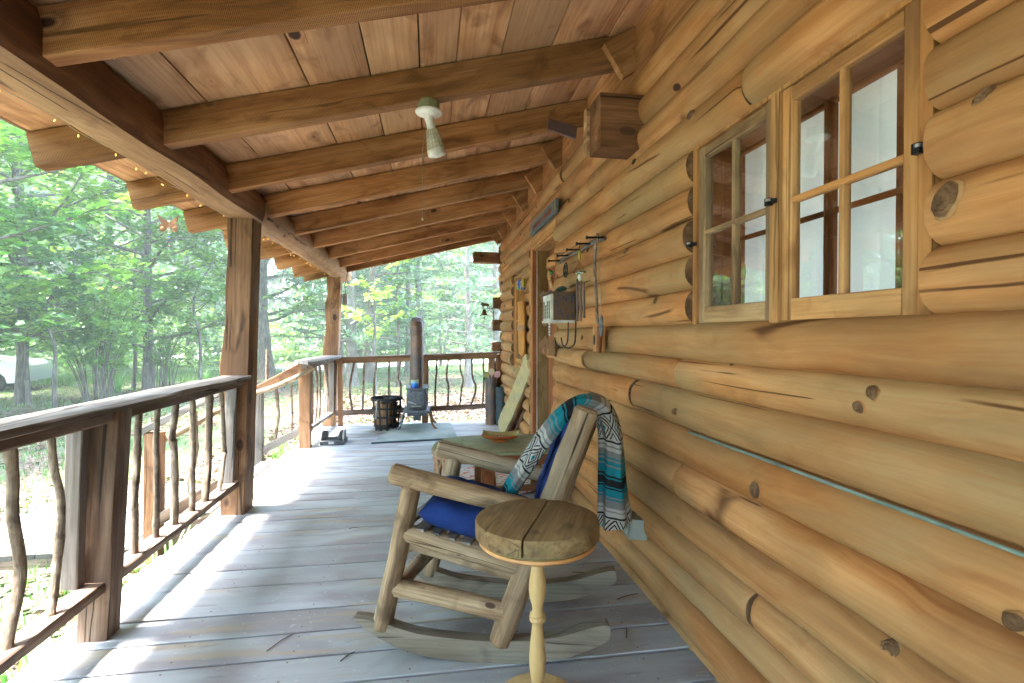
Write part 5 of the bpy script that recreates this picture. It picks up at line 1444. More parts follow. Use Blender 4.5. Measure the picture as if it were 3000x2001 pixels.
for cz, s_ in ((1.61, 1), (1.545, -1)):
    P = [V(.852 + math.cos(t * .5) * (.004 + .0018 * t), 7.26, cz + s_ * math.sin(t * .5) * (.004 + .0018 * t)) for t in range(16)]
    vs, fs = tube_data(P, [.003] * 16, 6, 0); mk("scroll", mesh("scroll", vs, fs), m_bronze, bl)
lathe("bell", [(.050, 0), (.046, .006), (.034, .03), (.026, .06), (.018, .078), (.006, .086), (0, .087)], m_bronze, bl, loc=(.752, 7.26, 1.488), ns=26)
pole("clapper_cord", [(.752, 7.26, 1.575), (.752, 7.26, 1.50), (.75, 7.26, 1.43), (.752, 7.26, 1.355)], .003, m_cord, bl, ns=6, seg=6, lump=.3)
lathe("clapper", [(0, -.018), (.008, -.01), (.008, .006), (0, .018)], m_bronze, bl, loc=(.752, 7.26, 1.455), ns=10)
cb = thing("hanging_cable", "thin black cable looping down the cabin corner", "cable", (.98, 7.2, 2.0))
pole("cable", [(.96, 7.2, 2.52), (.955, 7.2, 2.3), (.985, 7.2, 2.05), (1.0, 7.15, 1.8)], .004, m_black, cb, ns=6, seg=16, lump=0)
pole("cable", [(.99, 7.1, 1.25), (.955, 7.1, 1.18), (.955, 7.1, 1.10), (.985, 7.1, 1.04)], .004, m_black, cb, ns=6, seg=10, lump=0)
# fallen twigs and pine needles on the deck
for k, (x, y, a, l_) in enumerate(((-.86, 1.86, .9, .10), (-.62, 2.13, 1.0, .13), (-.33, 2.02, .9, .07), (.72, 2.6, -.4, .09), (.55, 2.35, .6, .07), (-.5, 3.4, .3, .06), (.85, 2.3, .3, .12), (.78, 2.0, 1.2, .08))):
    o = pole("twig", [(x, y, .003), (x + math.cos(a) * l_ * .5, y + math.sin(a) * l_ * .5, .007), (x + math.cos(a) * l_, y + math.sin(a) * l_, .003)], .0022, m_dark, None, ns=5, seg=6, lump=.2)
    tag(o, "dry brown twig fallen on the grey deck boards", "twig", "fallen twigs on the deck")
# ------------------------------------------------------------------ vegetation
rng = np.random.default_rng(11)
def leaf_mesh(name, C, size, flat=.55, shape='oval', aspect=.55, dirs=None):
    """many separate leaves from numpy: centres C (N,3), size (N,)"""
    N = len(C)
    C = np.asarray(C, dtype=np.float32)
    size = np.asarray(size, dtype=np.float32).reshape(N, 1)
    nrm_ = rng.normal(size=(N, 3)); nrm_[:, 2] = np.abs(nrm_[:, 2]) + flat * 2.2
    nrm_ /= np.linalg.norm(nrm_, axis=1, keepdims=True)
    if dirs is None: d = rng.normal(size=(N, 3)); d[:, 2] -= .35
    else: d = dirs + rng.normal(size=(N, 3)) * .25
    d -= nrm_ * (d * nrm_).sum(1, keepdims=True)
    d /= np.linalg.norm(d, axis=1, keepdims=True) + 1e-9
    s = np.cross(nrm_, d)
    if shape == 'oval': T = [(-.5, 0, 0), (-.15, .5, .06), (.22, .42, .05), (.5, 0, -.04), (.22, -.42, .05), (-.15, -.5, .06)]
    elif shape == 'lobed': T = [(-.5, 0, 0), (-.30, .34, .04), (-.08, .22, 0), (.10, .55, .06), (.22, .22, 0), (.5, 0, -.05), (.22, -.22, 0), (.10, -.55, .06), (-.08, -.22, 0), (-.30, -.34, .04)]
    elif shape == 'kite': T = [(-.5, 0, 0), (0, .5, .04), (.5, 0, -.03), (0, -.5, .04)]
    else: T = [(-.5, .04, 0), (.5, 0, -.08), (-.5, -.04, 0)]
    k = len(T)
    Vv = np.zeros((N, k, 3), dtype=np.float32)
    for i, (a, b, c) in enumerate(T):
        Vv[:, i] = C + (d * a + s * b * aspect * (1 if shape != 'needle' else 1) + nrm_ * c) * size
    me = bpy.data.meshes.new(name)
    me.vertices.add(N * k); me.vertices.foreach_set("co", Vv.reshape(-1))
    me.loops.add(N * k); me.loops.foreach_set("vertex_index", np.arange(N * k, dtype=np.int32))
    me.polygons.add(N); me.polygons.foreach_set("loop_start", np.arange(0, N * k, k, dtype=np.int32))
    me.polygons.foreach_set("loop_total", np.full(N, k, dtype=np.int32))
    me.update(calc_edges=True)
    return me
def tree_data(seed, H, r0, base=.3, spread=2.5, nb=26, twigs=5, per=22, lsz=.12, kind='broad', lean=(0, 0), ltop=1.0, droop=0., shape='lobed', tw_len=.9, flat=.5, wob=.25, aspect=.8, basal=True):
    R = random.Random(seed); R2 = np.random.default_rng(seed)
    trunk = []
    n = 14
    for i in range(n + 1):
        t = i / n
        trunk.append(Vector((lean[0] * t * H + wob * mnoise.noise(Vector((seed, t * 3, 0))) * t * 2, lean[1] * t * H + wob * mnoise.noise(Vector((seed, t * 3, 7))) * t * 2, t * H)))
    rad = [r0 * ((1 - i / n) ** .8 * .9 + .06) * (1.35 if i == 0 and basal else 1) for i in range(n + 1)]
    parts = [tube_data(trunk, rad, 12, .10, False, seed)]
    LC, LS, LD = [], [], []
    for b in range(nb):
        t = base + (1 - base) * (b + R.random()) / nb
        f = t * n; i = min(int(f), n - 1)
        p = trunk[i].lerp(trunk[i + 1], f - i)
        az = b * 2.399 + R.uniform(-.5, .5)
        tt = (t - base) / (1 - base)
        if kind == 'pine': ln = spread * (1 - tt * .85) * R.uniform(.7, 1.1); el = .15 - droop
        else: ln = spread * (math.sin(PI * min(.97, .22 + tt * .75)) ** .7) * R.uniform(.65, 1.15); el = .25 + .5 * tt
        pts = [p]
        d = Vector((math.cos(az) * math.cos(el), math.sin(az) * math.cos(el), math.sin(el)))
        for q in range(5):
            d = (d + Vector((R.uniform(-.22, .22), R.uniform(-.22, .22), R.uniform(-.12, .16) - droop * .15))).normalized()
            pts.append(pts[-1] + d * ln / 5)
        rb = rad[i] * (.42 if kind != 'pine' else .25)
        parts.append(tube_data(pts, [rb * (1 - k / 5.6) + .002 for k in range(6)], 5, 0, False, seed))
        for w in range(twigs):
            u = R.uniform(.25, 1.0) * 4.99
            k = int(u); q0 = pts[k].lerp(pts[k + 1], u - k)
            td = (d + Vector((R.uniform(-1, 1), R.uniform(-1, 1), R.uniform(-.4, .35) - droop * .3)) * .95).normalized()
            tl = tw_len * R.uniform(.5, 1.1)
            q1 = q0 + td * tl * .5 + Vector((0, 0, R.uniform(-.05, .08))); q2 = q0 + td * tl
            parts.append(tube_data([q0, q1, q2], [rb * .22 + .0015, rb * .14 + .001, .001], 3, 0, False, seed))
            m = per
            f_ = R2.random(m) * 1.05
            A, B = np.array(q0), np.array(q2)
            c = A + (B - A) * f_[:, None] + R2.normal(size=(m, 3)) * np.array([1, 1, .45]) * tl * .17
            LC.append(c); LS.append(lsz * R2.uniform(.6, 1.2, m)); LD.append(np.tile(np.array(td), (m, 1)))
    C = np.concatenate(LC); S_ = np.concatenate(LS); D_ = np.concatenate(LD)
    vs, fs = join_data(parts)
    tm = mesh("trunk", vs, fs, ang=60)
    cm = leaf_mesh("crown", C, S_, flat, shape, aspect, D_)
    return tm, cm
def place(name, label, cat, data, x, y, s, rz_, group, mt, ml, z=None):
    th = thing(name, label, cat, (x, y, gz(x, y) - .05 if z is None else z), group)
    M = Matrix.Translation(Vector(th.location)) @ Matrix.Rotation(rz_, 4, 'Z') @ Matrix.Scale(s, 4)
    a = mk("trunk", data[0], mt, th, M)
    b = mk("crown", data[1], ml, th, M); b['kind'] = 'stuff'
    return th
# close broadleaf trees that fill the upper left
big = tree_data(3, 15.5, .15, .09, 4.2, 64, 9, 22, .21, tw_len=1.2, flat=.9)
big2 = tree_data(5, 14.0, .13, .08, 3.8, 60, 9, 22, .20, tw_len=1.1, flat=.9)
nearoak = tree_data(8, 8.5, .12, .16, 3.7, 34, 8, 20, .19, tw_len=1.0, flat=1.1)
GN = "leafy oaks in the side yard"
place("oak_tree", "leafy oak behind the eave at the far left edge of the photo", "tree", big, -11.5, 11.2, 1.0, .4, GN, m_bark, m_leaf)
place("oak_tree", "nearest oak whose large leafed boughs hang under the eave at the left", "tree", nearoak, -7.4, 8.3, 1.0, 1.0, GN, m_bark, m_leaf)
place("oak_tree", "leafy oak between the eave corner and the parked white car", "tree", big2, -9.6, 14.2, 1.0, 2.0, GN, m_bark, m_leaf)
place("oak_tree", "oak whose boughs show above the near railing behind the hanging butterfly", "tree", big, -8.2, 17.0, .95, 4.0, GN, m_bark, m_leaf)
place("oak_tree", "oak reflected in the casement windows, left of the view", "tree", big2, -13.5, 6.2, 1.1, 1.0, GN, m_bark, m_leaf)
place("oak_tree", "oak standing left of the porch beyond the frame", "tree", big, -14, 1.0, 1.1, 3.0, GN, m_bark, m_leaf)
place("oak_tree", "grey trunked oak at the edge of the drive behind the wild shrub", "tree", big2, -13.0, 24.0, 1.35, 5.0, GN, m_bark, m_leaf)
place("oak_tree", "tall oak behind the white car at the left edge", "tree", big, -17.5, 20.5, 1.3, 2.2, GN, m_bark, m_leaf)
# saplings
sap = tree_data(21, 4.6, .055, .30, 1.25, 20, 5, 16, .15, tw_len=.5, shape='oval', lean=(-.03, .02), wob=.3, aspect=.6)
sap2 = tree_data(22, 4.2, .05, .32, 1.2, 20, 5, 16, .15, tw_len=.5, shape='oval', lean=(.02, .0), wob=.35, aspect=.6)
place("sapling", "thin grey sapling nearest the left edge of the yard", "tree", sap, -9.35, 14.05, 1.0, .3, "saplings in the leaf litter", m_bark, m_leaf2)
place("sapling", "second thin sapling, just left of the bushy many stemmed shrub", "tree", sap2, -8.5, 13.55, 1.0, 1.3, "saplings in the leaf litter", m_bark, m_leaf2)
place("sapling", "slender sapling right of the bushy shrub with dark thin stem", "tree", sap, -9.0, 17.8, 1.1, 3.3, "saplings in the leaf litter", m_bark, m_leaf2)
place("sapling", "slender sapling close to the left side of the thick porch post", "tree", sap2, -6.6, 16.6, 1.15, 2.3, "saplings in the leaf litter", m_bark, m_leaf2)
def shrub(seed, n, H, R_, per, lsz):
    R = random.Random(seed); R2 = np.random.default_rng(seed)
    parts, LC, LS = [], [], []
    for i in range(n):
        a = R.uniform(0, 2 * PI); sp = R.uniform(.15, 1) * R_
        h = H * R.uniform(.7, 1.05)
        p = [Vector((math.cos(a) * .22, math.sin(a) * .22, 0)), Vector((math.cos(a) * sp * .35, math.sin(a) * sp * .35, h * .45)), Vector((math.cos(a) * sp * .75, math.sin(a) * sp * .75, h * .8)), Vector((math.cos(a) * sp * 1.1, math.sin(a) * sp * 1.1, h))]
        P = catmull(p, 8)
        P = [q + Vector((R.uniform(-.03, .03), R.uniform(-.03, .03), 0)) for q in P]
        parts.append(tube_data(P, [.010 * (1 - k / 9) + .003 for k in range(9)], 5, 0, False))
        for w in range(5):
            k = R.randint(3, 8); q0 = P[k]
            td = Vector((R.uniform(-1, 1), R.uniform(-1, 1), R.uniform(-.1, .5))).normalized() * R.uniform(.2, .5)
            parts.append(tube_data([q0, q0 + td], [.004, .002], 3, 0, False))
            f_ = R2.random(per)
            LC.append(np.array(q0) + np.array(td) * f_[:, None] * 1.1 + R2.normal(size=(per, 3)) * .06); LS.append(lsz * R2.uniform(.6, 1.2, per))
    C = np.concatenate(LC); S_ = np.concatenate(LS)
    return mesh("trunk", *join_data(parts), ang=60), leaf_mesh("crown", C, S_, .6, 'oval', .6)
sh1 = shrub(4, 26, 2.6, 1.6, 30, .12); sh2 = shrub(9, 20, 2.0, 1.1, 14, .08)
GS = "wild shrubs on the leaf litter"
place("shrub", "large many stemmed wild shrub in front of the white car", "shrub", sh1, -8.2, 14.6, 1.05, 0, GS, m_bark, m_leaf2)
place("shrub", "bushy shrub at the far left edge hiding part of the white car", "shrub", sh1, -11.3, 14.6, .85, 2.4, GS, m_bark, m_leaf2)
place("shrub", "open twiggy shrub left of the thick porch post", "shrub", sh2, -7.9, 17.2, 1.1, 1, GS, m_bark, m_leaf2)
place("shrub", "small twiggy shrub beside the grey trunk near the road", "shrub", sh2, -8.9, 16.3, .8, 2, GS, m_bark, m_leaf2)
# big oak right of the post
bigoak = tree_data(31, 13, .27, .38, 4.5, 30, 7, 20, .24, lean=(-.075, .0), wob=.15)
place("oak_tree", "large straight oak with furrowed bark between the two porch posts", "tree", bigoak, -5.9, 20.6, 1.0, 0, GN, m_bark, m_leaf)
place("oak_tree", "darker oak trunk half hidden behind the large furrowed oak", "tree", big, -7.2, 24.5, 1.35, 2.9, GN, m_bark, m_leaf)
# pines to the right of the far post
pineA = tree_data(41, 11, .19, .10, 2.9, 46, 9, 26, .26, kind='pine', droop=.10, shape='needle', tw_len=.8, flat=.1, wob=.1, aspect=1.0, lean=(0, 0))
pineB = tree_data(42, 12, .17, .12, 3.2, 46, 9, 26, .27, kind='pine', droop=.16, shape='needle', tw_len=.9, flat=.1, wob=.15, aspect=1.0, lean=(.055, 0))
GP = "pines beyond the far railing"
place("pine_tree", "pale smooth trunked pine just right of the far corner post", "tree", pineA, -2.45, 17.4, 1.0, 0, GP, m_barkp, m_pine)
place("pine_tree", "leaning pinkish trunked pine beside the pale smooth pine", "tree", pineB, -2.15, 19.0, 1.0, 0, GP, m_barkp, m_pine)
place("pine_tree", "dark scaly pine trunk tilting left behind the stove pipe", "tree", pineB, -.2, 20.0, 1.0, 3.0, GP, m_bark, m_pine)
place("pine_tree", "soft blue green pine in the gap left of the cabin corner", "tree", pineA, 2.6, 20.5, 1.0, 1.0, GP, m_bark, m_pine)
place("pine_tree", "young pine with low boughs right of the stove pipe", "tree", pineA, 1.2, 16.5, .72, 2.0, GP, m_bark, m_pine)
place("pine_tree", "pine between the far corner post and the road", "tree", pineA, -4.3, 26.5, 1.1, 2.5, GP, m_bark, m_pine)
place("pine_tree", "pine standing behind the leaning pink trunk", "tree", pineB, -3.6, 22.5, 1.0, 4.0, GP, m_bark, m_pine)
place("pine_tree", "pine beyond the drive, far right behind the bell", "tree", pineB, 4.8, 24, 1.1, 5.0, GP, m_bark, m_pine)
place("pine_tree", "thin dark pine between the stove pipe and the drive", "tree", pineA, -.9, 23.5, .9, .7, GP, m_bark, m_pine)
slim = tree_data(51, 9, .07, .22, 1.6, 22, 5, 14, .17, tw_len=.7, shape='lobed', wob=.4)
GL = "slim maples among the pines"
for lb_, x, y, s in (("slim maple with bright leaves in front of the pine group", -1.5, 15.2, .75), ("slim maple left of the stove pipe", -1.0, 17.2, .8), ("slim maple right of the stove pipe in the open woods", 1.6, 22.0, 1.1), ("slim maple near the cabin corner bell", 3.4, 17.5, 1.0), ("slim maple far back in the middle of the gap", .6, 28.0, 1.2)):
    place("maple_tree", lb_, "tree", slim, x, y, s, x * 3, GL, m_bark, m_leaf)
# far wood
farA = tree_data(61, 15, .22, .10, 5.2, 34, 8, 30, .42, shape='kite', tw_len=2.0, aspect=.8)
farB = tree_data(62, 17, .24, .07, 4.8, 38, 8, 30, .42, shape='kite', tw_len=1.9, aspect=.8)
farC = tree_data(63, 16, .22, .05, 4.4, 46, 8, 34, .5, kind='pine', droop=.15, shape='needle', tw_len=1.7, flat=.1, aspect=1.6)
k = 0
rr_ = random.Random(5)
for ring_, (dist, step, sc) in enumerate(((33, 7.5, .9), (44, 6.5, 1.05), (56, 6.0, 1.2), (70, 5.5, 1.4))):
    a = -62
    while a < 32:
        d = dist * rr_.uniform(.93, 1.1)
        x, y = d * math.sin(math.radians(a)), d * math.cos(math.radians(a))
        # keep the road and drive open
        skip = False
        for (qx, qy) in ((-42, 33.5), (-36, 33.5), (-30, 33.5), (-25, 34.5), (-21, 35.5), (-18, 37.5), (-16, 40), (-14.2, 43.5), (-13.2, 47), (-12.2, 51), (-11.5, 56), (-10, 61), (-9, 25.5), (-6, 27), (-3, 28.5), (1.5, 31), (6, 33), (-14, 22.5), (-18, 20)):
            if math.hypot(x - qx, y - qy) < 4.0: skip = True
        if not skip:
            pine = rr_.random() < (.6 if a > -18 else .22)
            data = farC if pine else (farA, farB)[k % 2]
            place("pine_tree" if pine else "woodland_tree", "tall pine in the far woodland backdrop" if pine else "tall leafy tree in the far woodland backdrop", "tree", data, x, y, sc * rr_.uniform(.85, 1.2), rr_.uniform(0, 6), "far pines beyond the road" if pine else "far leafy trees beyond the road", m_bark, m_pine if pine else m_farleaf)
        k += 1
        a += math.degrees(step / dist) * rr_.uniform(.75, 1.15)
for i_, (a_, d_) in enumerate(((-78, 20), (-92, 16), (-108, 21), (-125, 15), (-142, 18), (-160, 14), (-178, 17), (165, 15), (150, 19), (-85, 30), (-115, 32), (-150, 27), (172, 27))):
    x, y = d_ * math.sin(math.radians(a_)), d_ * math.cos(math.radians(a_))
    place("oak_tree", "leafy oak in the yard behind the camera, out of the view", "tree", (big, big2, farA)[i_ % 3], x, y, 1.2 if i_ % 3 < 2 else .8, i_ * 1.3, "yard oaks behind the camera", m_bark, m_leaf)
# undergrowth band along the wood edge and road
def scatter_leaves(name, n, fn, sz, shape, mat, flat=.5, aspect=.6, dirs=None):
    C = []
    while len(C) < n:
        p = fn()
        if p is not None: C.append(p)
    C = np.array(C)
    D_ = None if dirs is None else np.tile(np.array(dirs, dtype=float), (n, 1))
    me = leaf_mesh(name, C, rng.uniform(.6, 1.25, n) * sz, flat, shape, aspect, D_)
    tag(mk(name, me, mat), kind='stuff')
def f_under():
    a = math.radians(rr_.uniform(-60, 25)); d = rr_.uniform(30, 62)
    x, y = d * math.sin(a), d * math.cos(a)
    if mnoise.noise(Vector((x * .12, y * .12, 3))) < -.02: return None
    for (qx, qy) in ((-42, 33.5), (-36, 33.5), (-30, 33.5), (-25, 34.5), (-21, 35.5), (-18, 37.5), (-16, 40), (-14.2, 43.5), (-13.2, 47), (-12.2, 51), (-11.5, 56), (-10, 61), (-3, 28.5), (1.5, 31), (6, 33)):
        if math.hypot(x - qx, y - qy) < 3.3: return None
    return (x, y, gz(x, y) + rr_.random() ** 1.5 * 3.2)
scatter_leaves("undergrowth", 46000, f_under, .34, 'kite', m_farleaf)
def f_wall():
    a = math.radians(rr_.uniform(-75, 30)); d = rr_.uniform(58, 80)
    x, y = d * math.sin(a), d * math.cos(a)
    z = rr_.random() ** 1.2 * 26
    if mnoise.noise(Vector((x * .08, y * .08, z * .12))) < -.22: return None
    return (x, y, gz(x, y) + z)
scatter_leaves("distant_foliage", 60000, f_wall, .85, 'kite', m_farleaf)
# dry leaf litter
def clear(x, y): return -1.5 < x < 6 and -1 < y < 7.45
def f_lit():
    d = 1.6 + 22 * rr_.random() ** 1.4
    a = math.radians(rr_.uniform(-75, 25))
    x, y = d * math.sin(a), d * math.cos(a)
    if clear(x, y): return None
    if mnoise.noise(Vector((x * .35, y * .35, 1))) > .12 and rr_.random() < .75: return None
    return (x, y, gz(x, y) + .004 + rr_.random() * .03)
scatter_leaves("leaf_litter", 60000, f_lit, .075, 'oval', m_litter, 1.2, .6)
def f_lit2():
    x, y = rr_.uniform(-2.5, 2.5), rr_.uniform(7.5, 15)
    return (x, y, gz(x, y) + .004 + rr_.random() * .035)
scatter_leaves("leaf_litter", 26000, f_lit2, .085, 'oval', m_litter, 1.0, .6)
# grass
def grass(name, n, fn, h, mat, w=.012):
    P = []
    while len(P) < n:
        p = fn()
        if p is not None: P.append(p)
    P = np.array(P, dtype=np.float32)
    a = rng.uniform(0, 2 * PI, n); ln = rng.uniform(.5, 1.25, n) * h
    dx, dy = np.cos(a), np.sin(a)
    bend = rng.uniform(.1, .6, n) * ln
    sc = np.maximum(1, np.hypot(P[:, 0], P[:, 1]) / 14)
    Vv = np.zeros((n, 3, 3), dtype=np.float32)
    Vv[:, 0] = P + np.stack([-dy, dx, dx * 0], 1) * w * sc[:, None]
    Vv[:, 1] = P + np.stack([dy, -dx, dx * 0], 1) * w * sc[:, None]
    Vv[:, 2] = P + np.stack([dx * bend, dy * bend, ln], 1)
    me = bpy.data.meshes.new(name)
    me.vertices.add(n * 3); me.vertices.foreach_set("co", Vv.reshape(-1))
    me.loops.add(n * 3); me.loops.foreach_set("vertex_index", np.arange(n * 3, dtype=np.int32))
    me.polygons.add(n); me.polygons.foreach_set("loop_start", np.arange(0, n * 3, 3, dtype=np.int32)); me.polygons.foreach_set("loop_total", np.full(n, 3, dtype=np.int32))
    me.update(calc_edges=True)
    return me
def f_gr():
    d = 2 + 36 * rr_.random() ** .85
    a = math.radians(rr_.uniform(-75, 30))
    x, y = d * math.sin(a), d * math.cos(a)
    if clear(x, y): return None
    nz = mnoise.noise(Vector((x * .28, y * .28, 1)))
    if nz < (.02 if d < 12 else -.12 if d < 18 else -.35): return None
    for (qx, qy) in ((-42, 33.5), (-36, 33.5), (-30, 33.5), (-25, 34.5), (-21, 35.5), (-18, 37.5), (-16, 40), (-22, 19), (-18, 20.8), (-14, 22.5), (-11.5, 24), (-9, 25.5), (-6, 27), (-3, 28.5), (1.5, 31), (6, 33)):
        if math.hypot(x - qx, y - qy) < 2.0: return None
    return (x, y, gz(x, y))
tag(mk("grass", grass("grass", 90000, f_gr, .09, m_grass, .006), m_grass), kind='stuff')
def f_tall():
    q = rr_.choice(((-30, 30.6), (-24, 31.4), (-19, 33.5), (-9, 22.8), (-12, 20.8), (-10.2, 43), (-9.5, 40), (-8.5, 36), (-11.5, 38)))
    x, y = q[0] + rr_.gauss(0, 1.6), q[1] + rr_.gauss(0, .9)
    return (x, y, gz(x, y))
tag(mk("roadside_grass", grass("roadside_grass", 26000, f_tall, .28, m_grass, .012), m_grass), kind='stuff')
# day lilies by the deck edge
def lily(label, x, y, n, h):
    vs, fs = [], []
    R = random.Random(int(x * 100 + y * 10))
    for i in range(n):
        a = R.uniform(0, 2 * PI); hh = h * R.uniform(.6, 1.1); r = R.uniform(.1, .3) * (hh / .4)
        w = .009
        dx, dy = math.cos(a), math.sin(a)
        ox, oy = R.uniform(-.06, .06), R.uniform(-.06, .06)
        pts = [(0, 0), (r * .3, hh * .6), (r * .7, hh * .95), (r * 1.2, hh * .85)]
        k = len(vs)
        for j, (u, z) in enumerate(pts):
            ww = w * (1 - j / 3.3)
            vs.append((ox + dx * u - dy * ww, oy + dy * u + dx * ww, z)); vs.append((ox + dx * u + dy * ww, oy + dy * u - dx * ww, z))
        for j in range(3): fs.append((k + 2 * j, k + 2 * j + 1, k + 2 * j + 3, k + 2 * j + 2))
    o = mk("day_lily", mesh("day_lily", vs, fs, ang=180), m_lily, None, Matrix.Translation(V(x, y, gz(x, y))))
    tag(o, label, "plant", "day lily clumps along the deck edge")
for i, (x, y, t) in enumerate(((-1.62, 1.85, "green grassy clump at the deck edge below the first crooked baluster"), (-1.60, 2.35, "green strappy clump at the foot of the near rail post"), (-1.58, 2.95, "green strappy clump under the middle of the near railing"), (-1.58, 3.45, "green strappy clump beside the walkway under the near railing"), (-1.62, 6.3, "strappy clump at the deck edge below the short railing"), (-1.70, 6.75, "strappy clump behind the gate post by the far corner"))):
    lily(t, x, y, 34, .46)
for (x, y, t) in ((-7.6, 19.5, "spiky blue green yucca clump by the thick post"), (-6.9, 19.8, "small spiky yucca clump left of the large oak"), (-9.0, 17.0, "low spiky yucca clump on the leaf litter")):
    lily(t, x, y, 40, .55)
# ------------------------------------------------------------------ mailbox and address sign
mx, my = -9.55, 41.3; mz = gz(mx, my)
mb = thing("mailbox", "white rural mailbox with red flag on a grey wooden post by the road", "mailbox", (mx, my, mz))
box("post", (mx + .02, my, mz - .1), (mx + .22, my + .12, mz + .95), m_grey, mb)
prism("bracket", [(0, 0), (.0, .32), (-.22, .32)], .08, m_grey, mb, axes((mx + .03, my + .06, mz + .62), (1, 0, 0), (0, 0, 1), (0, -1, 0)))
bxp = [(-.09, 0), (.09, 0), (.09, .12), (.075, .18), (.04, .215), (0, .225), (-.04, .215), (-.075, .18), (-.09, .12)]
prism("mailbox_body", bxp, .60, m_white, mb, axes((mx - .10, my + .06, mz + .97), (0, 1, 0), (0, 0, 1), (1, 0, 0)), bev=.01)
prism("mailbox_door", bxp, .02, m_iron, mb, axes((mx + .215, my + .06, mz + .97), (0, 1, 0), (0, 0, 1), (1, 0, 0)))
prism("flag", [(-.2, .03), (-.02, 0), (-.02, .09), (-.2, .09)], .012, m_red, mb, axes((mx - .02, my - .04, mz + 1.04), (1, 0, 0), (0, 0, 1), (0, -1, 0)))
ax_ = thing("address_sign", "small blue road address sign on a thin green post beside the mailbox", "sign", (mx + .75, my - .3, mz))
box("post", (mx + .84, my - .3, mz - .1), (mx + .88, my - .28, mz + 1.22), m_iron, ax_)
box("plate", (mx + .42, my - .315, mz + .98), (mx + .88, my - .305, mz + 1.26), m_bluesign, ax_)
text_mesh("number", "N7012", .15, m_white, ax_, axes((mx + .64, my - .318, mz + 1.12), (1, 0, 0), (0, 0, 1), (0, -1, 0)), .001)
# ------------------------------------------------------------------ parked white car
car = thing("parked_car", "white car parked behind the shrubs at the left edge", "car", (-14.0, 17.6, gz(-14.0, 17.6)))
cx_ = Vector((math.cos(math.radians(-14)), math.sin(math.radians(14)), 0)); cy_ = Vector((-cx_.y, cx_.x, 0))
CM = axes((-14.0, 17.6, gz(-11.9, 17.6)), cx_, cy_, (0, 0, 1))
def extr(name, prof, w, mat, par, M, inset=0, top=None):
    """side profile (x,z) extruded over width with tumblehome"""
    vs, fs = [], []
    n = len(prof)
    for s_, k in ((-1, 0), (-1, 1), (1, 1), (1, 0)):
        for x, z in prof:
            th_ = (max(0, z - .95) * .22)
            vs.append((x * (1 if k else .985), s_ * (w / 2 - th_ - (0 if k == 0 else .03)) if k == 0 else s_ * (w / 2 - th_ - .06), z if k == 0 else z))
    # simple: two outline rings
    vs = []
    for s_ in (-1, 1):
        for x, z in prof: vs.append((x, s_ * (w / 2 - max(0, z - .95) * .25), z))
    for j in range(n): fs.append((j, (j + 1) % n, n + (j + 1) % n, n + j))
    fs.append(tuple(reversed(range(n)))); fs.append(tuple(range(n, 2 * n)))
    return mk(name, mesh(name, vs, fs, ang=35), mat, par, M)
prof = [(-2.3, .32), (-2.32, .75), (-2.28, 1.0), (-2.2, 1.08), (-1.95, 1.52), (-1.8, 1.60), (-.3, 1.64), (.15, 1.58), (.85, 1.08), (1.2, 1.02), (2.1, .90), (2.28, .78), (2.32, .5), (2.26, .30), (1.85, .28), (1.80, .46), (1.65, .62), (1.45, .68), (1.25, .62), (1.10, .46), (1.05, .28), (-1.05, .28), (-1.10, .46), (-1.25, .62), (-1.45, .68), (-1.65, .62), (-1.80, .46), (-1.85, .28)]
extr("body", prof, 1.82, m_carwhite, car, CM)
for nm, pr in (("rear_window", [(-1.95, 1.12), (-1.78, 1.48), (-1.15, 1.52), (-1.15, 1.12)]), ("side_window", [(-1.08, 1.12), (-1.08, 1.53), (-.35, 1.55), (-.35, 1.12)]), ("front_window", [(-.28, 1.12), (-.28, 1.55), (.10, 1.50), (.70, 1.12)])):
    for s_ in (-1, 1):
        vs = [(x, s_ * (.915 - max(0, z - .95) * .25), z) for x, z in pr]
        mk(nm, mesh(nm, vs, [tuple(range(4))], False), m_glassdark, car, CM)
vs = [(.12, -.72, 1.575), (.12, .72, 1.575), (.84, .82, 1.10), (.84, -.82, 1.10)]
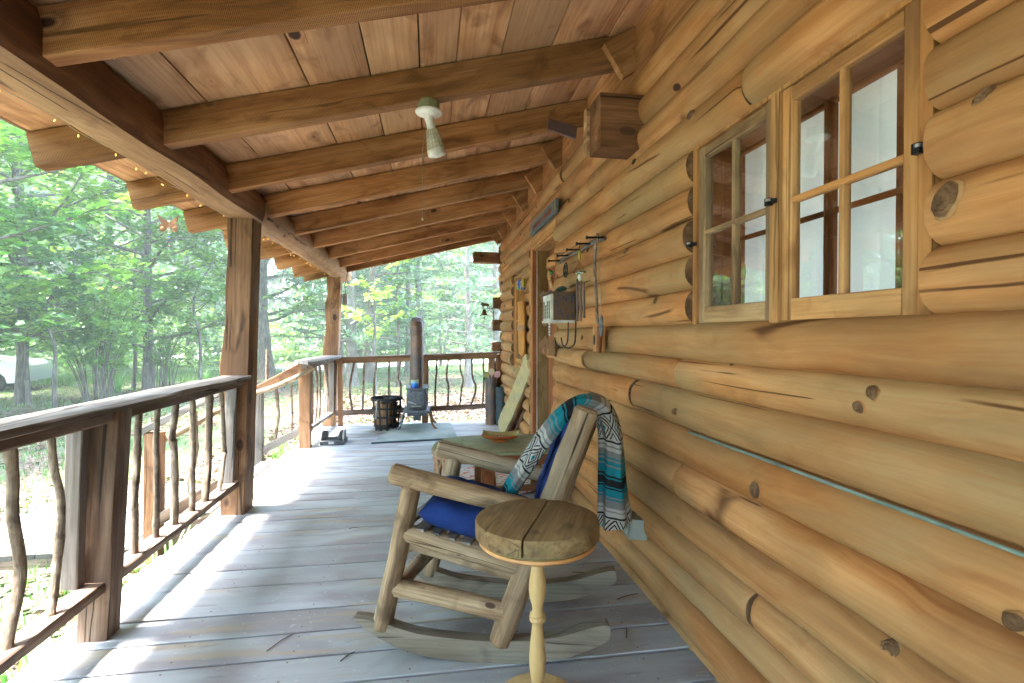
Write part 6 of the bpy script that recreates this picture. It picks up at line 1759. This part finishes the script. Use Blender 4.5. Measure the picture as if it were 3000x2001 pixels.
mk("windscreen", mesh("windscreen", [(x + .012, y, z + .01) for x, y, z in vs], [(0, 1, 2, 3)], False), m_glassdark, car, CM)
for s_ in (-1, 1):
    for x in (-1.45, 1.45):
        WM = CM @ axes((x, s_ * .80, .33), (1, 0, 0), (0, 0, 1), (0, -1, 0))
        w_ = lathe("wheel", [(.20, -.10), (.30, -.11), (.335, -.08), (.335, .08), (.30, .11), (.20, .10)], m_tyre, car, M=WM, ns=32)
        lathe("rim", [(0, -.06), (.06, -.07), (.20, -.09), (.20, .09), (.06, .07), (0, .06)], m_chrome, w_, M=WM, ns=20)
        lathe("wheel_arch", [(.355, -.02), (.35, -.1), (.0, -.1)], m_black, car, M=CM @ axes((x, s_ * .78, .33), (1, 0, 0), (0, 0, 1), (0, -1, 0)), ns=24)
for x in (-1.1, -.32):
    for s_ in (-1, 1):
        mk("door_gap", mesh("door_gap", *boxd((x - .006, s_ * .912 - .003, .35), (x + .006, s_ * .912 + .003, 1.05)), smooth=False), m_black, car, CM)
for s_ in (-1, 1):
    mk("headlight", mesh("headlight", *boxd((2.12, s_ * .72 - .14, .72), (2.28, s_ * .72 + .14, .86)), smooth=False), m_clear, car, CM)
    mk("tail_light", mesh("tail_light", *boxd((-2.33, s_ * .78 - .09, .80), (-2.2, s_ * .78 + .10, 1.02)), smooth=False), m_red, car, CM)
    mk("side_mirror", mesh("side_mirror", *boxd((.55, s_ * 1.0 - .10, 1.04), (.68, s_ * 1.0 + .06, 1.16)), smooth=False), m_carwhite, car, CM)

hz = bpy.data.materials.new("haze"); hz.use_nodes = True
hn = hz.node_tree; hn.nodes.remove(hn.nodes["Principled BSDF"])
pv = hn.nodes.new("ShaderNodeVolumePrincipled"); pv.inputs["Density"].default_value = HAZE; pv.inputs["Color"].default_value = (.84, .98, .90, 1)
pv.inputs["Anisotropy"].default_value = .2
hn.links.new(pv.outputs[0], hn.nodes["Material Output"].inputs["Volume"])
if HAZE:
    tag(mk("haze", mesh("haze", *boxd((-130, -60, -2.2), (110, 130, 40)), smooth=False), hz), kind="stuff")
